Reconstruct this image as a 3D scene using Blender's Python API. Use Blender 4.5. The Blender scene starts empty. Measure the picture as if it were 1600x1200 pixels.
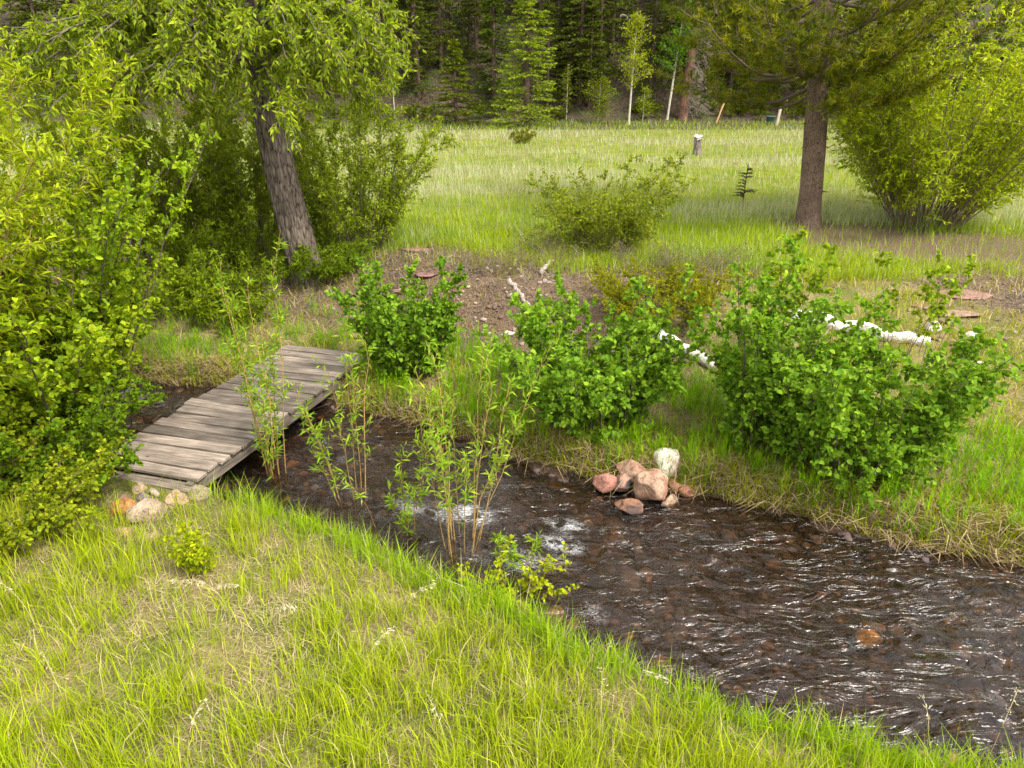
import bpy, math
import numpy as np
from math import radians as R

scene = bpy.context.scene
COL = scene.collection

# ------------------------------------------------------------------ camera
CAM_H, PITCH, FPX = 4.0, R(25.0), 1600 * 24 / 36
cam_d = bpy.data.cameras.new('camera')
cam_d.lens, cam_d.sensor_width, cam_d.clip_start, cam_d.clip_end = 24, 36, 0.1, 600
cam = bpy.data.objects.new('camera', cam_d)
COL.objects.link(cam)
cam.location = (0, 0, CAM_H)
cam.rotation_euler = (R(90) - PITCH, 0, 0)
scene.camera = cam

# ------------------------------------------------------------------ sky and sun
SUN_AZ, SUN_EL = R(130.0), R(52.0)      # compass bearing from +Y (clockwise) and height of the sun
world = bpy.data.worlds.new('World')
scene.world = world
world.use_nodes = True
wn = world.node_tree
bg = wn.nodes['Background']
sky = wn.nodes.new('ShaderNodeTexSky')
sky.sky_type = 'NISHITA'
sky.sun_disc = False
sky.sun_elevation = SUN_EL
sky.sun_rotation = SUN_AZ
sky.air_density, sky.dust_density, sky.ozone_density = 1.0, 5.0, 1.0
tcw = wn.nodes.new('ShaderNodeTexCoord')
cln = wn.nodes.new('ShaderNodeTexNoise')
cln.inputs['Scale'].default_value, cln.inputs['Detail'].default_value = 2.2, 6.0
wn.links.new(tcw.outputs['Generated'], cln.inputs['Vector'])
clr = wn.nodes.new('ShaderNodeMapRange')
clr.inputs[1].default_value, clr.inputs[2].default_value, clr.inputs[3].default_value, clr.inputs[4].default_value = .38, .62, .15, .95
wn.links.new(cln.outputs[0], clr.inputs[0])
clm = wn.nodes.new('ShaderNodeMix')
clm.data_type = 'RGBA'
clm.inputs[7].default_value = (11.6, 11.3, 10.8, 1)        # broken white cloud over the whole sky
wn.links.new(clr.outputs[0], clm.inputs[0])
wn.links.new(sky.outputs[0], clm.inputs[6])
wn.links.new(clm.outputs[2], bg.inputs[0])
bg.inputs[1].default_value = 0.12
sun_d = bpy.data.lights.new('sun', 'SUN')
sun_d.energy, sun_d.angle, sun_d.color = 2.4, R(8.0), (1.0, 0.94, 0.84)
sun = bpy.data.objects.new('sun', sun_d)
COL.objects.link(sun)
sun.rotation_euler = (R(90) - SUN_EL, 0, math.pi - SUN_AZ)
scene.view_settings.view_transform = 'Standard'
scene.view_settings.look = 'None'
scene.view_settings.gamma = 1.0
scene.view_settings.exposure = 1.2
scene.cycles.max_bounces = 8
scene.cycles.transparent_max_bounces = 8
scene.cycles.caustics_reflective = False
scene.cycles.caustics_refractive = False

# ------------------------------------------------------------------ small maths
UP = np.array([0, 0, 1.0])

def nrm(a):
    a = np.asarray(a, float)
    return a / np.maximum(np.linalg.norm(a, axis=-1, keepdims=True), 1e-9)

def sst(a, b, x):
    t = np.clip((np.asarray(x, float) - a) / (b - a), 0, 1)
    return t * t * (3 - 2 * t)

_tab = np.random.default_rng(7).random((256, 256))

def vnoise(x, y):
    x, y = np.asarray(x, float), np.asarray(y, float)
    xi, yi = np.floor(x).astype(int), np.floor(y).astype(int)
    fx, fy = x - xi, y - yi
    fx, fy = fx * fx * (3 - 2 * fx), fy * fy * (3 - 2 * fy)
    a, b = _tab[xi & 255, yi & 255], _tab[(xi + 1) & 255, yi & 255]
    c, d = _tab[xi & 255, (yi + 1) & 255], _tab[(xi + 1) & 255, (yi + 1) & 255]
    return (a * (1 - fx) + b * fx) * (1 - fy) + (c * (1 - fx) + d * fx) * fy

def fbm(x, y, o=4):
    s, a, t = 0, 0.5, 0
    for k in range(o):
        s = s + a * vnoise(np.asarray(x) * 2 ** k + 17.3 * k, np.asarray(y) * 2 ** k + 5.1 * k)
        t += a
        a *= 0.5
    return s / t

# ------------------------------------------------------------------ terrain
WATER = -0.90
FX = np.array([-14, -9, -7, -5.9, -5.1, -3.5, -1.76, -0.18, 0.68, 1.5, 2.41, 3.44, 4.34, 5.49, 8, 12, 20.])
FY = np.array([13.4, 12.1, 11.0, 10.45, 10.45, 9.95, 9.23, 8.28, 7.78, 7.3, 7.2, 6.71, 6.23, 5.80, 5.1, 4.3, 3.])
NX = np.array([-14, -9, -7, -5.8, -3.73, -2.52, -1.47, -0.56, 0.38, 0.9, 1.68, 2.64, 4.13, 7, 12, 20.])
NY = np.array([11.2, 10.1, 9.3, 8.55, 7.10, 6.50, 5.92, 5.38, 4.75, 4.42, 3.98, 3.60, 3.30, 2.7, 1.6, 0.])

def yfar(x):
    return np.interp(x, FX, FY) + 0.10 * (vnoise(np.asarray(x) * 2.1, 3.3) - .5) + 0.08 * (vnoise(np.asarray(x) * 6, 9.3) - .5)

def ynear(x):
    return np.interp(x, NX, NY) + 0.12 * (vnoise(np.asarray(x) * 2.4, 43.3) - .5)

def height(x, y):
    x, y = np.asarray(x, float), np.asarray(y, float)
    df, dn = (y - yfar(x)) * 0.88, (ynear(x) - y) * 0.88
    far = WATER + 0.26 * sst(-.02, .22, df) + 0.14 * sst(.2, 1.7, df)
    bump = sst(-3.6, -1.5, x) * (1 - sst(4.0, 7, x))
    scarp = sst(2.2 + .5 * vnoise(x * 1.3, 8.), 4.3, df)
    soft = sst(1.0, 6.5, df)
    far = far + 0.50 * (bump * scarp + (1 - bump) * soft) + .16 * bump * scarp * (1 - sst(4.6, 8.5, df))
    far = far + 0.05 * (fbm(x * .9, y * .9) - .5) * sst(.3, 2, df) + .09 * (fbm(x * 3.4, y * 3.4, 4) - .5) * sst(.2, 1, df) * (1 - sst(16, 22, y))
    near = WATER + 0.30 * sst(-.02, .25, dn) + 0.20 * sst(.2, 2.2, dn) + .10 * (fbm(x * 1.1 + 40, y * 1.1) - .5) * sst(.2, 1, dn)
    ins = np.minimum(-df, -dn)
    bed = WATER - 0.02 - 0.22 * sst(0, .7, ins) + 0.05 * (fbm(x * 3, y * 3, 3) - .5)
    z = np.where(df > 0, far, np.where(dn > 0, near, bed))
    edge = 57.0 + 2.0 * (vnoise(x * .12, 2.2) - .5)
    hill = np.maximum(y - edge, 0)
    z = z + np.where(y > 50, hill * 0.62 * sst(0, 6, hill) + 1.2 * (fbm(x * .13, y * .13) - .5) * sst(1, 9, hill), 0)
    return z

def ray(px, py):
    u, v = (px - 800) / FPX, (600 - py) / FPX
    return np.array([u, math.cos(PITCH) + v * math.sin(PITCH), -math.sin(PITCH) + v * math.cos(PITCH)])

def at(px, py, z):
    r = ray(px, py)
    return r * ((z - CAM_H) / r[2]) + np.array([0, 0, CAM_H])

def spot(px, py, lift=0.0):
    """the place on the ground seen at a photograph pixel"""
    r = ray(px, py)
    t = np.linspace(2.5, 110, 12000)
    p = r[None] * t[:, None]
    k = int(np.argmax(p[:, 2] + CAM_H <= height(p[:, 0], p[:, 1])))
    x, y = p[k, 0], p[k, 1]
    return np.array([x, y, float(height(x, y)) + lift])

def gz(x, y):
    return float(height(x, y))

# bare earth mask (1 = bare)
def bare(x, y):
    x, y = np.asarray(x, float), np.asarray(y, float)
    n = fbm(x * .8 + 3, y * .8, 4) - .5
    df = (y - yfar(x)) * .88
    a = sst(-4.6, -2.6, x + n) * (1 - sst(2.2, 3.8, x + n)) * sst(1.7, 2.3, df + n) * (1 - sst(5.2, 6.6, df + 2 * n))
    a = np.maximum(a, .95 * np.exp(-(((x - 3.2) / 2.2) ** 2 + ((y - 13.4) / 1.0) ** 4)) * (n > -.15))
    px_, py_ = x - 8.6, y - (17.2 - .45 * (x - 8.6))
    c = .95 * sst(6.4, 8.0, x + n) * (1 - sst(1.6, 2.6, np.abs(py_ + 1.5 * n)))
    c = np.maximum(c, sst(7.5, 9, x) * sst(10.8, 11.8, y + 2 * n) * (1 - sst(13.8, 14.8, y + 2 * n)) * .95)
    d = sst(8.7, 9.6, -x + 3.6 + n) * 0
    s = .8 * (1 - sst(-3.4, -1.8, x + n)) * sst(-12, -10, x) * sst(1.2, 2.4, df + n) * (1 - sst(5.0, 7.0, df + n))
    g = np.maximum.reduce([a, c, s])
    return np.clip(g, 0, 1)

# ------------------------------------------------------------------ mesh helpers
class MB:
    """collects verts, faces and a colour for each vertex"""
    def __init__(s):
        s.v, s.f, s.c, s.n = [], {3: [], 4: []}, [], 0

    def add(s, v, faces, col=(1, 1, 1)):
        v = np.asarray(v, float).reshape(-1, 3)
        for f in faces:
            f = np.asarray(f, int)
            if f.size:
                s.f[f.shape[1]].append(f + s.n)
        col = np.asarray(col, float)
        s.c.append(np.broadcast_to(col, (len(v), 3)) if col.ndim < 2 else col)
        s.v.append(v)
        s.n += len(v)

    def mesh(s, name, mat, smooth=False, attrs=None):
        v = np.concatenate(s.v)
        c = np.concatenate(s.c)
        m = bpy.data.meshes.new(name)
        m.vertices.add(len(v))
        m.vertices.foreach_set('co', v.astype(np.float32).ravel())
        q = np.concatenate(s.f[4]) if s.f[4] else np.zeros((0, 4), int)
        t = np.concatenate(s.f[3]) if s.f[3] else np.zeros((0, 3), int)
        idx = np.concatenate([q.ravel(), t.ravel()]).astype(np.int32)
        tot = np.concatenate([np.full(len(q), 4), np.full(len(t), 3)]).astype(np.int32)
        st = np.concatenate([[0], np.cumsum(tot)[:-1]]).astype(np.int32)
        m.loops.add(len(idx))
        m.loops.foreach_set('vertex_index', idx)
        m.polygons.add(len(tot))
        m.polygons.foreach_set('loop_start', st)
        if smooth:
            m.polygons.foreach_set('use_smooth', np.ones(len(tot), bool))
        a = m.attributes.new('tint', 'FLOAT_COLOR', 'POINT')
        a.data.foreach_set('color', np.concatenate([c, np.ones((len(c), 1))], 1).astype(np.float32).ravel())
        for k, val in (attrs or {}).items():
            b = m.attributes.new(k, 'FLOAT', 'POINT')
            b.data.foreach_set('value', np.asarray(val, np.float32))
        m.update(calc_edges=True)
        m.validate()
        m.materials.append(mat)
        return m

def link(name, mesh, parent=None, loc=(0, 0, 0), rot=(0, 0, 0), **props):
    o = bpy.data.objects.new(name, mesh)
    COL.objects.link(o)
    o.location, o.rotation_euler = loc, rot
    if parent is not None:
        o.parent = parent
    for k, v in props.items():
        o[k] = v
    return o

def empty(name, loc, label, cat, group=None, rz=0):
    o = link(name, None, None, tuple(float(c) for c in loc), (0, 0, rz), label=label, category=cat)
    o.empty_display_size = .1
    if group:
        o['group'] = group
    return o

def dup(root, loc, rz, sc, label=None, group=None):
    r = root.copy()
    COL.objects.link(r)
    r.location, r.rotation_euler, r.scale = tuple(float(c) for c in loc), (0, 0, rz), (sc, sc, sc)
    if label:
        r['label'] = label
    if group:
        r['group'] = group
    for ch in list(root.children):
        c = ch.copy()
        COL.objects.link(c)
        c.parent = r
    return r

def tube(mb, path, rad, sides=5, col=(1, 1, 1)):
    """one tapered tube along a path"""
    p = np.asarray(path, float)
    n = len(p)
    rad = np.broadcast_to(np.asarray(rad, float), (n,))
    t = nrm(np.gradient(p, axis=0))
    ref = np.where(np.abs(t[:, 2:3]) > .9, np.array([[1., 0, 0]]), UP[None])
    a = nrm(np.cross(t, ref))
    b = np.cross(t, a)
    an = np.arange(sides) / sides * 2 * np.pi
    v = p[:, None] + rad[:, None, None] * (np.cos(an)[None, :, None] * a[:, None] + np.sin(an)[None, :, None] * b[:, None])
    i = np.arange(n - 1)[:, None] * sides
    j = np.arange(sides)[None]
    k = (j + 1) % sides
    f = np.stack([i + j, i + k, i + sides + k, i + sides + j], -1).reshape(-1, 4)
    mb.add(v.reshape(-1, 3), [f], col)

def tubes(mb, P, Rr, sides=4, col=(1, 1, 1)):
    """many tubes at once: P (m, n, 3), Rr (m, n)"""
    m, n, _ = P.shape
    t = nrm(np.gradient(P, axis=1))
    ref = np.where(np.abs(t[..., 2:3]) > .9, np.array([1., 0, 0]), UP)
    a = nrm(np.cross(t, ref))
    b = np.cross(t, a)
    an = np.arange(sides) / sides * 2 * np.pi
    v = P[:, :, None] + Rr[:, :, None, None] * (np.cos(an)[:, None] * a[:, :, None] + np.sin(an)[:, None] * b[:, :, None])
    base = np.arange(m)[:, None, None] * n * sides
    i = np.arange(n - 1)[None, :, None] * sides
    j = np.arange(sides)[None, None]
    k = (j + 1) % sides
    f = np.stack([base + i + j, base + i + k, base + i + sides + k, base + i + sides + j], -1).reshape(-1, 4)
    mb.add(v.reshape(-1, 3), [f], col)

def leaves(mb, P, D, N, L, W, col, shape='lance', fold=.25, droop=.15):
    P, D = np.asarray(P, float), nrm(D)
    n = len(P)
    S = nrm(np.cross(D, N))
    N = np.cross(S, D)
    L = np.broadcast_to(np.asarray(L, float), (n,))[:, None]
    W = np.broadcast_to(np.asarray(W, float), (n,))[:, None]
    col = np.broadcast_to(np.asarray(col, float), (n, 3))
    i = np.arange(n)[:, None]
    if shape == 'lance':
        m = P + D * L * .42
        v = np.stack([P, m + S * W * .5 + N * W * fold, P + D * L - N * L * droop, m - S * W * .5 + N * W * fold], 1)
        f = np.concatenate([i * 4 + [[0, 1, 2]], i * 4 + [[0, 2, 3]]])
        mb.add(v.reshape(-1, 3), [f], np.repeat(col, 4, 0))
    else:
        m1, m2 = P + D * L * .22, P + D * L * .62
        up = N * W * fold
        v = np.stack([P, m1 + S * W * .44 + up, m2 + S * W * .46 + up - N * L * droop * .4, P + D * L - N * L * droop,
                      m2 - S * W * .46 + up - N * L * droop * .4, m1 - S * W * .44 + up], 1)
        f = np.concatenate([i * 6 + [[0, 1, 2, 3]], i * 6 + [[0, 3, 4, 5]]])
        mb.add(v.reshape(-1, 3), [f], np.repeat(col, 6, 0))

def tints(rng, n, base, alt, spread=.28, gain=(1.34, 1.27, .32)):
    """natural leaf to leaf variation between two colours"""
    k = rng.random((n, 1)) ** 1.3
    c = np.asarray(base) * (1 - k) + np.asarray(alt) * k
    return c * np.array(gain) * (1 + spread * (rng.random((n, 1)) * 2 - 1))

def blades(mb, P, H, W, lean, col, rng, bend=.35, simple=False):
    """grass blades: five verts each, or three where they are tiny"""
    n = len(P)
    az = rng.random(n) * 2 * np.pi
    d = np.stack([np.cos(az), np.sin(az), np.zeros(n)], 1)
    az2 = az + np.pi / 2 + (rng.random(n) - .5) * 1.2
    s = np.stack([np.cos(az2), np.sin(az2), np.zeros(n)], 1)
    H, W, lean = (np.broadcast_to(np.asarray(q, float), (n,))[:, None] for q in (H, W, lean))
    mid = P + UP * H * .55 + d * H * lean * .4
    tip = P + UP * H * (1 - bend * lean) + d * H * lean * (1 + bend)
    if simple:
        v = np.stack([P - s * W * .6, P + s * W * .6, tip], 1)
        mb.add(v.reshape(-1, 3), [np.arange(n * 3).reshape(-1, 3)], np.repeat(np.broadcast_to(col, (n, 3)), 3, 0))
        return
    v = np.stack([P - s * W * .5, P + s * W * .5, mid + s * W * .42, mid - s * W * .42, tip], 1)
    i = np.arange(n)[:, None] * 5
    mb.add(v.reshape(-1, 3), [i + [[0, 1, 2, 3]], i + [[3, 2, 4]]], np.repeat(np.broadcast_to(col, (n, 3)), 5, 0))

WATER = -0.90

# ------------------------------------------------------------------ materials
def mat(name):
    m = bpy.data.materials.new(name)
    m.use_nodes = True
    nt = m.node_tree
    nt.nodes.clear()
    out = nt.nodes.new('ShaderNodeOutputMaterial')
    return m, nt, out

def nd(nt, typ, ins=None, **kw):
    n = nt.nodes.new(typ)
    for k, v in kw.items():
        setattr(n, k, v)
    for k, v in (ins or {}).items():
        if hasattr(v, 'is_output'):
            nt.links.new(v, n.inputs[k])
        else:
            n.inputs[k].default_value = v
    return n

def ramp(nt, fac, stops):
    r = nt.nodes.new('ShaderNodeValToRGB')
    e = r.color_ramp.elements
    while len(e) < len(stops):
        e.new(.5)
    for q, (p, c) in zip(e, stops):
        q.position = p
        q.color = (c, c, c, 1) if not hasattr(c, '__len__') else (*c, 1)
    nt.links.new(fac, r.inputs[0])
    return r.outputs[0]

def mixc(nt, fac, a, b, mode='MIX'):
    m = nt.nodes.new('ShaderNodeMix')
    m.data_type, m.blend_type = 'RGBA', mode
    for sock, v in ((m.inputs[0], fac), (m.inputs[6], a), (m.inputs[7], b)):
        if hasattr(v, 'is_output'):
            nt.links.new(v, sock)
        else:
            sock.default_value = v if not hasattr(v, '__len__') else (*v, 1)
    return m.outputs[2]

def leaf_mat(name, trans=.4, rough=.45, tgain=(1.3, 1.25, .45)):
    m, nt, out = mat(name)
    a = nd(nt, 'ShaderNodeAttribute', attribute_name='tint')
    p = nd(nt, 'ShaderNodeBsdfPrincipled', {'Base Color': a.outputs[0], 'Roughness': rough, 'Specular IOR Level': .08})
    tc = mixc(nt, 1.0, a.outputs[0], tgain, 'MULTIPLY')
    t = nd(nt, 'ShaderNodeBsdfTranslucent', {'Color': tc})
    x = nd(nt, 'ShaderNodeMixShader', {0: trans, 1: p.outputs[0], 2: t.outputs[0]})
    nt.links.new(x.outputs[0], out.inputs[0])
    return m

M_LEAF = leaf_mat('leaf')
M_GRASS = leaf_mat('grass_blade', .35, .55)
M_NEEDLE = leaf_mat('needle', .15, .6)

def stem_mat():
    m, nt, out = mat('stem_bark')
    a = nd(nt, 'ShaderNodeAttribute', attribute_name='tint')
    g = nd(nt, 'ShaderNodeNewGeometry')
    n = nd(nt, 'ShaderNodeTexNoise', {'Vector': g.outputs['Position'], 'Scale': 40., 'Detail': 3.})
    c = mixc(nt, 1.0, a.outputs[0], ramp(nt, n.outputs[0], [(.3, .55), (.7, 1.25)]), 'MULTIPLY')
    p = nd(nt, 'ShaderNodeBsdfPrincipled', {'Base Color': c, 'Roughness': .8})
    nt.links.new(p.outputs[0], out.inputs[0])
    return m
M_STEM = stem_mat()

def bark_mat(name, dark, light, scale, stretch, bump):
    m, nt, out = mat(name)
    tc = nd(nt, 'ShaderNodeTexCoord')
    mp = nd(nt, 'ShaderNodeMapping', {'Vector': tc.outputs['Object'], 'Scale': (scale, scale, scale * stretch)})
    n = nd(nt, 'ShaderNodeTexNoise', {'Vector': mp.outputs[0], 'Scale': 1., 'Detail': 6., 'Roughness': .65, 'Distortion': .6})
    w = nd(nt, 'ShaderNodeTexVoronoi', {'Vector': mp.outputs[0], 'Scale': 1.3}, feature='DISTANCE_TO_EDGE')
    big = nd(nt, 'ShaderNodeTexNoise', {'Vector': tc.outputs['Object'], 'Scale': 1.7, 'Detail': 3.})
    h = nd(nt, 'ShaderNodeMath', {0: n.outputs[0], 1: w.outputs['Distance']}, operation='ADD')
    c = ramp(nt, h.outputs[0], [(.42, dark), (.60, [a * .45 + b * .55 for a, b in zip(dark, light)]), (.85, light)])
    c = mixc(nt, 1., c, ramp(nt, big.outputs[0], [(.3, .7), (.7, 1.15)]), 'MULTIPLY')
    b = nd(nt, 'ShaderNodeBump', {'Height': h.outputs[0], 'Strength': bump, 'Distance': .03})
    p = nd(nt, 'ShaderNodeBsdfPrincipled', {'Base Color': c, 'Roughness': .9, 'Normal': b.outputs[0], 'Specular IOR Level': .2})
    nt.links.new(p.outputs[0], out.inputs[0])
    return m
M_BARK_C = bark_mat('cottonwood_bark', (.024, .018, .014), (.185, .15, .12), 13, .24, 1.0)
M_BARK_P = bark_mat('pine_bark', (.085, .055, .04), (.24, .17, .125), 22, .45, .8)
M_BARK_A = bark_mat('aspen_bark', (.35, .32, .24), (.62, .60, .47), 9, 2.5, .3)
M_BARK_D = bark_mat('forest_bark', (.05, .033, .026), (.17, .115, .085), 12, .3, .8)
M_LOG = bark_mat('weathered_log', (.17, .14, .115), (.42, .37, .31), 12, 1.0, .6)

def ground_mat():
    m, nt, out = mat('earth')
    g = nd(nt, 'ShaderNodeNewGeometry')
    pos = g.outputs['Position']
    a_g = nd(nt, 'ShaderNodeAttribute', attribute_name='green').outputs['Fac']
    a_w = nd(nt, 'ShaderNodeAttribute', attribute_name='wet').outputs['Fac']
    n1 = nd(nt, 'ShaderNodeTexNoise', {'Vector': pos, 'Scale': 1.3, 'Detail': 6., 'Roughness': .6})
    n2 = nd(nt, 'ShaderNodeTexNoise', {'Vector': pos, 'Scale': 24., 'Detail': 4., 'Roughness': .7})
    n3 = nd(nt, 'ShaderNodeTexVoronoi', {'Vector': pos, 'Scale': 42.})
    dirt = ramp(nt, n2.outputs[0], [(.25, (.035, .022, .013)), (.5, (.105, .070, .042)), (.75, (.22, .155, .095))])
    lit = ramp(nt, n3.outputs['Color'], [(0., (.05, .032, .02)), (.5, (.14, .098, .060)), (1., (.30, .23, .15))])
    dirt = mixc(nt, .45, dirt, lit)
    straw = ramp(nt, n2.outputs[0], [(.3, (.13, .10, .04)), (.7, (.30, .25, .11))])
    gr = ramp(nt, n2.outputs[0], [(.3, (.05, .06, .012)), (.7, (.16, .18, .03))])
    veg = mixc(nt, ramp(nt, n1.outputs[0], [(.40, 0.), (.62, 1.)]), gr, straw)
    c = mixc(nt, a_g, dirt, veg)
    c = mixc(nt, a_w, c, mixc(nt, 1., dirt, (.42, .36, .32), 'MULTIPLY'))
    h = nd(nt, 'ShaderNodeMath', {0: n2.outputs[0], 1: n3.outputs['Distance']}, operation='ADD')
    b = nd(nt, 'ShaderNodeBump', {'Height': h.outputs[0], 'Strength': .7, 'Distance': .03})
    rgh = nd(nt, 'ShaderNodeMapRange', {0: a_w, 3: .92, 4: .45})
    p = nd(nt, 'ShaderNodeBsdfPrincipled', {'Base Color': c, 'Roughness': rgh.outputs[0], 'Normal': b.outputs[0], 'Specular IOR Level': .25})
    nt.links.new(p.outputs[0], out.inputs[0])
    return m
M_EARTH = ground_mat()

def hill_mat():
    m, nt, out = mat('forest_floor')
    g = nd(nt, 'ShaderNodeNewGeometry')
    pos = g.outputs['Position']
    n1 = nd(nt, 'ShaderNodeTexNoise', {'Vector': pos, 'Scale': .55, 'Detail': 6., 'Roughness': .65})
    n2 = nd(nt, 'ShaderNodeTexNoise', {'Vector': pos, 'Scale': 5., 'Detail': 5., 'Roughness': .75})
    c = ramp(nt, n2.outputs[0], [(.3, (.025, .02, .013)), (.5, (.07, .053, .035)), (.72, (.16, .125, .085))])
    gr = ramp(nt, n2.outputs[0], [(.3, (.03, .045, .015)), (.7, (.09, .12, .03))])
    c = mixc(nt, ramp(nt, n1.outputs[0], [(.5, 0.), (.62, .85)]), c, gr)
    b = nd(nt, 'ShaderNodeBump', {'Height': n2.outputs[0], 'Strength': .8, 'Distance': .25})
    p = nd(nt, 'ShaderNodeBsdfPrincipled', {'Base Color': c, 'Roughness': .95, 'Normal': b.outputs[0], 'Specular IOR Level': .1})
    nt.links.new(p.outputs[0], out.inputs[0])
    return m
M_HILL = hill_mat()

def rock_mat(name, wet=False):
    m, nt, out = mat(name)
    a = nd(nt, 'ShaderNodeAttribute', attribute_name='tint')
    oi = nd(nt, 'ShaderNodeObjectInfo')
    tc = nd(nt, 'ShaderNodeTexCoord')
    off = nd(nt, 'ShaderNodeVectorMath', {0: tc.outputs['Object'], 1: oi.outputs['Location']}, operation='ADD')
    n1 = nd(nt, 'ShaderNodeTexNoise', {'Vector': off.outputs[0], 'Scale': 7., 'Detail': 5., 'Roughness': .6})
    n2 = nd(nt, 'ShaderNodeTexNoise', {'Vector': off.outputs[0], 'Scale': 60., 'Detail': 4., 'Roughness': .8})
    base = mixc(nt, 1., a.outputs[0], oi.outputs['Color'], 'MULTIPLY')
    c = mixc(nt, 1., base, ramp(nt, n1.outputs[0], [(.3, (.62, .60, .60)), (.6, (1.1, 1.05, 1.0))]), 'MULTIPLY')
    c = mixc(nt, 1., c, ramp(nt, n2.outputs[0], [(.3, .6), (.6, 1.2)]), 'MULTIPLY')
    n4 = nd(nt, 'ShaderNodeTexNoise', {'Vector': off.outputs[0], 'Scale': 18., 'Detail': 4., 'Roughness': .7, 'Distortion': .8})
    c = mixc(nt, 1., c, ramp(nt, n4.outputs[0], [(.36, (.5, .46, .44)), (.46, (1., 1., 1.)), (.62, (1.05, 1.02, 1.)), (.7, (1.3, 1.25, 1.2))]), 'MULTIPLY')
    gp = nd(nt, 'ShaderNodeNewGeometry')
    pz = nd(nt, 'ShaderNodeSeparateXYZ', {0: gp.outputs['Position']})
    wl = nd(nt, 'ShaderNodeMath', {0: pz.outputs[2], 1: n1.outputs[0]}, operation='MULTIPLY_ADD')
    wl.inputs[1].default_value = 1.0
    nt.links.new(nd(nt, 'ShaderNodeMath', {0: n1.outputs[0], 1: -.09}, operation='MULTIPLY').outputs[0], wl.inputs[2])
    wetf = nd(nt, 'ShaderNodeMapRange', {0: wl.outputs[0], 1: WATER - .02, 2: WATER + .03, 3: .38, 4: 1.})   # stones are dark where the stream wets them
    wc = nd(nt, 'ShaderNodeCombineXYZ', {0: wetf.outputs[0], 1: wetf.outputs[0], 2: wetf.outputs[0]})
    c = mixc(nt, 1., c, wc.outputs[0], 'MULTIPLY')
    h = nd(nt, 'ShaderNodeMath', {0: n1.outputs[0], 1: n2.outputs[0]}, operation='ADD')
    h = nd(nt, 'ShaderNodeMath', {0: h.outputs[0], 1: n4.outputs[0]}, operation='ADD')
    b = nd(nt, 'ShaderNodeBump', {'Height': h.outputs[0], 'Strength': .8, 'Distance': .03})
    p = nd(nt, 'ShaderNodeBsdfPrincipled', {'Base Color': c, 'Roughness': .35 if wet else .85, 'Normal': b.outputs[0], 'Specular IOR Level': .4 if wet else .25})
    nt.links.new(p.outputs[0], out.inputs[0])
    return m
M_ROCK = rock_mat('granite')
M_COBBLE = rock_mat('river_cobble', True)

def plank_mat():
    m, nt, out = mat('weathered_plank')
    oi = nd(nt, 'ShaderNodeObjectInfo')
    tc = nd(nt, 'ShaderNodeTexCoord')
    rnd = nd(nt, 'ShaderNodeMath', {0: oi.outputs['Random'], 1: 37.}, operation='MULTIPLY')
    cx = nd(nt, 'ShaderNodeCombineXYZ', {0: rnd.outputs[0], 1: rnd.outputs[0], 2: rnd.outputs[0]})
    v = nd(nt, 'ShaderNodeVectorMath', {0: tc.outputs['Object'], 1: cx.outputs[0]}, operation='ADD').outputs[0]
    mg = nd(nt, 'ShaderNodeMapping', {'Vector': v, 'Scale': (2.2, 34., 34.)})
    gr = nd(nt, 'ShaderNodeTexNoise', {'Vector': mg.outputs[0], 'Scale': 1., 'Detail': 6., 'Roughness': .7, 'Distortion': .35})
    mk = nd(nt, 'ShaderNodeMapping', {'Vector': v, 'Scale': (2.6, 6., 6.)})
    kn = nd(nt, 'ShaderNodeTexVoronoi', {'Vector': mk.outputs[0], 'Scale': 1.})
    big = nd(nt, 'ShaderNodeTexNoise', {'Vector': v, 'Scale': 2.4, 'Detail': 3.})
    c = ramp(nt, gr.outputs[0], [(.28, (.075, .058, .046)), (.48, (.20, .163, .132)), (.62, (.31, .26, .215)), (.78, (.44, .385, .33))])
    c = mixc(nt, 1., c, ramp(nt, big.outputs[0], [(.3, .62), (.65, 1.2)]), 'MULTIPLY')
    tone = nd(nt, 'ShaderNodeMapRange', {0: oi.outputs['Random'], 3: .5, 4: 1.2})
    cc = nd(nt, 'ShaderNodeCombineXYZ', {0: tone.outputs[0], 1: tone.outputs[0], 2: tone.outputs[0]})
    c = mixc(nt, 1., c, cc.outputs[0], 'MULTIPLY')
    c = mixc(nt, 1., c, ramp(nt, kn.outputs['Distance'], [(.05, (.18, .13, .1)), (.10, (1, 1, 1))]), 'MULTIPLY')
    b = nd(nt, 'ShaderNodeBump', {'Height': gr.outputs[0], 'Strength': .55, 'Distance': .008})
    p = nd(nt, 'ShaderNodeBsdfPrincipled', {'Base Color': c, 'Roughness': .75, 'Normal': b.outputs[0], 'Specular IOR Level': .3})
    nt.links.new(p.outputs[0], out.inputs[0])
    return m
M_PLANK = plank_mat()

def plain_mat(name, col, rough=.7, noise=.3):
    m, nt, out = mat(name)
    tc = nd(nt, 'ShaderNodeTexCoord')
    n = nd(nt, 'ShaderNodeTexNoise', {'Vector': tc.outputs['Object'], 'Scale': 14., 'Detail': 4.})
    c = mixc(nt, 1., col, ramp(nt, n.outputs[0], [(.3, 1 - noise), (.7, 1 + noise)]), 'MULTIPLY')
    p = nd(nt, 'ShaderNodeBsdfPrincipled', {'Base Color': c, 'Roughness': rough})
    nt.links.new(p.outputs[0], out.inputs[0])
    return m

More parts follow.
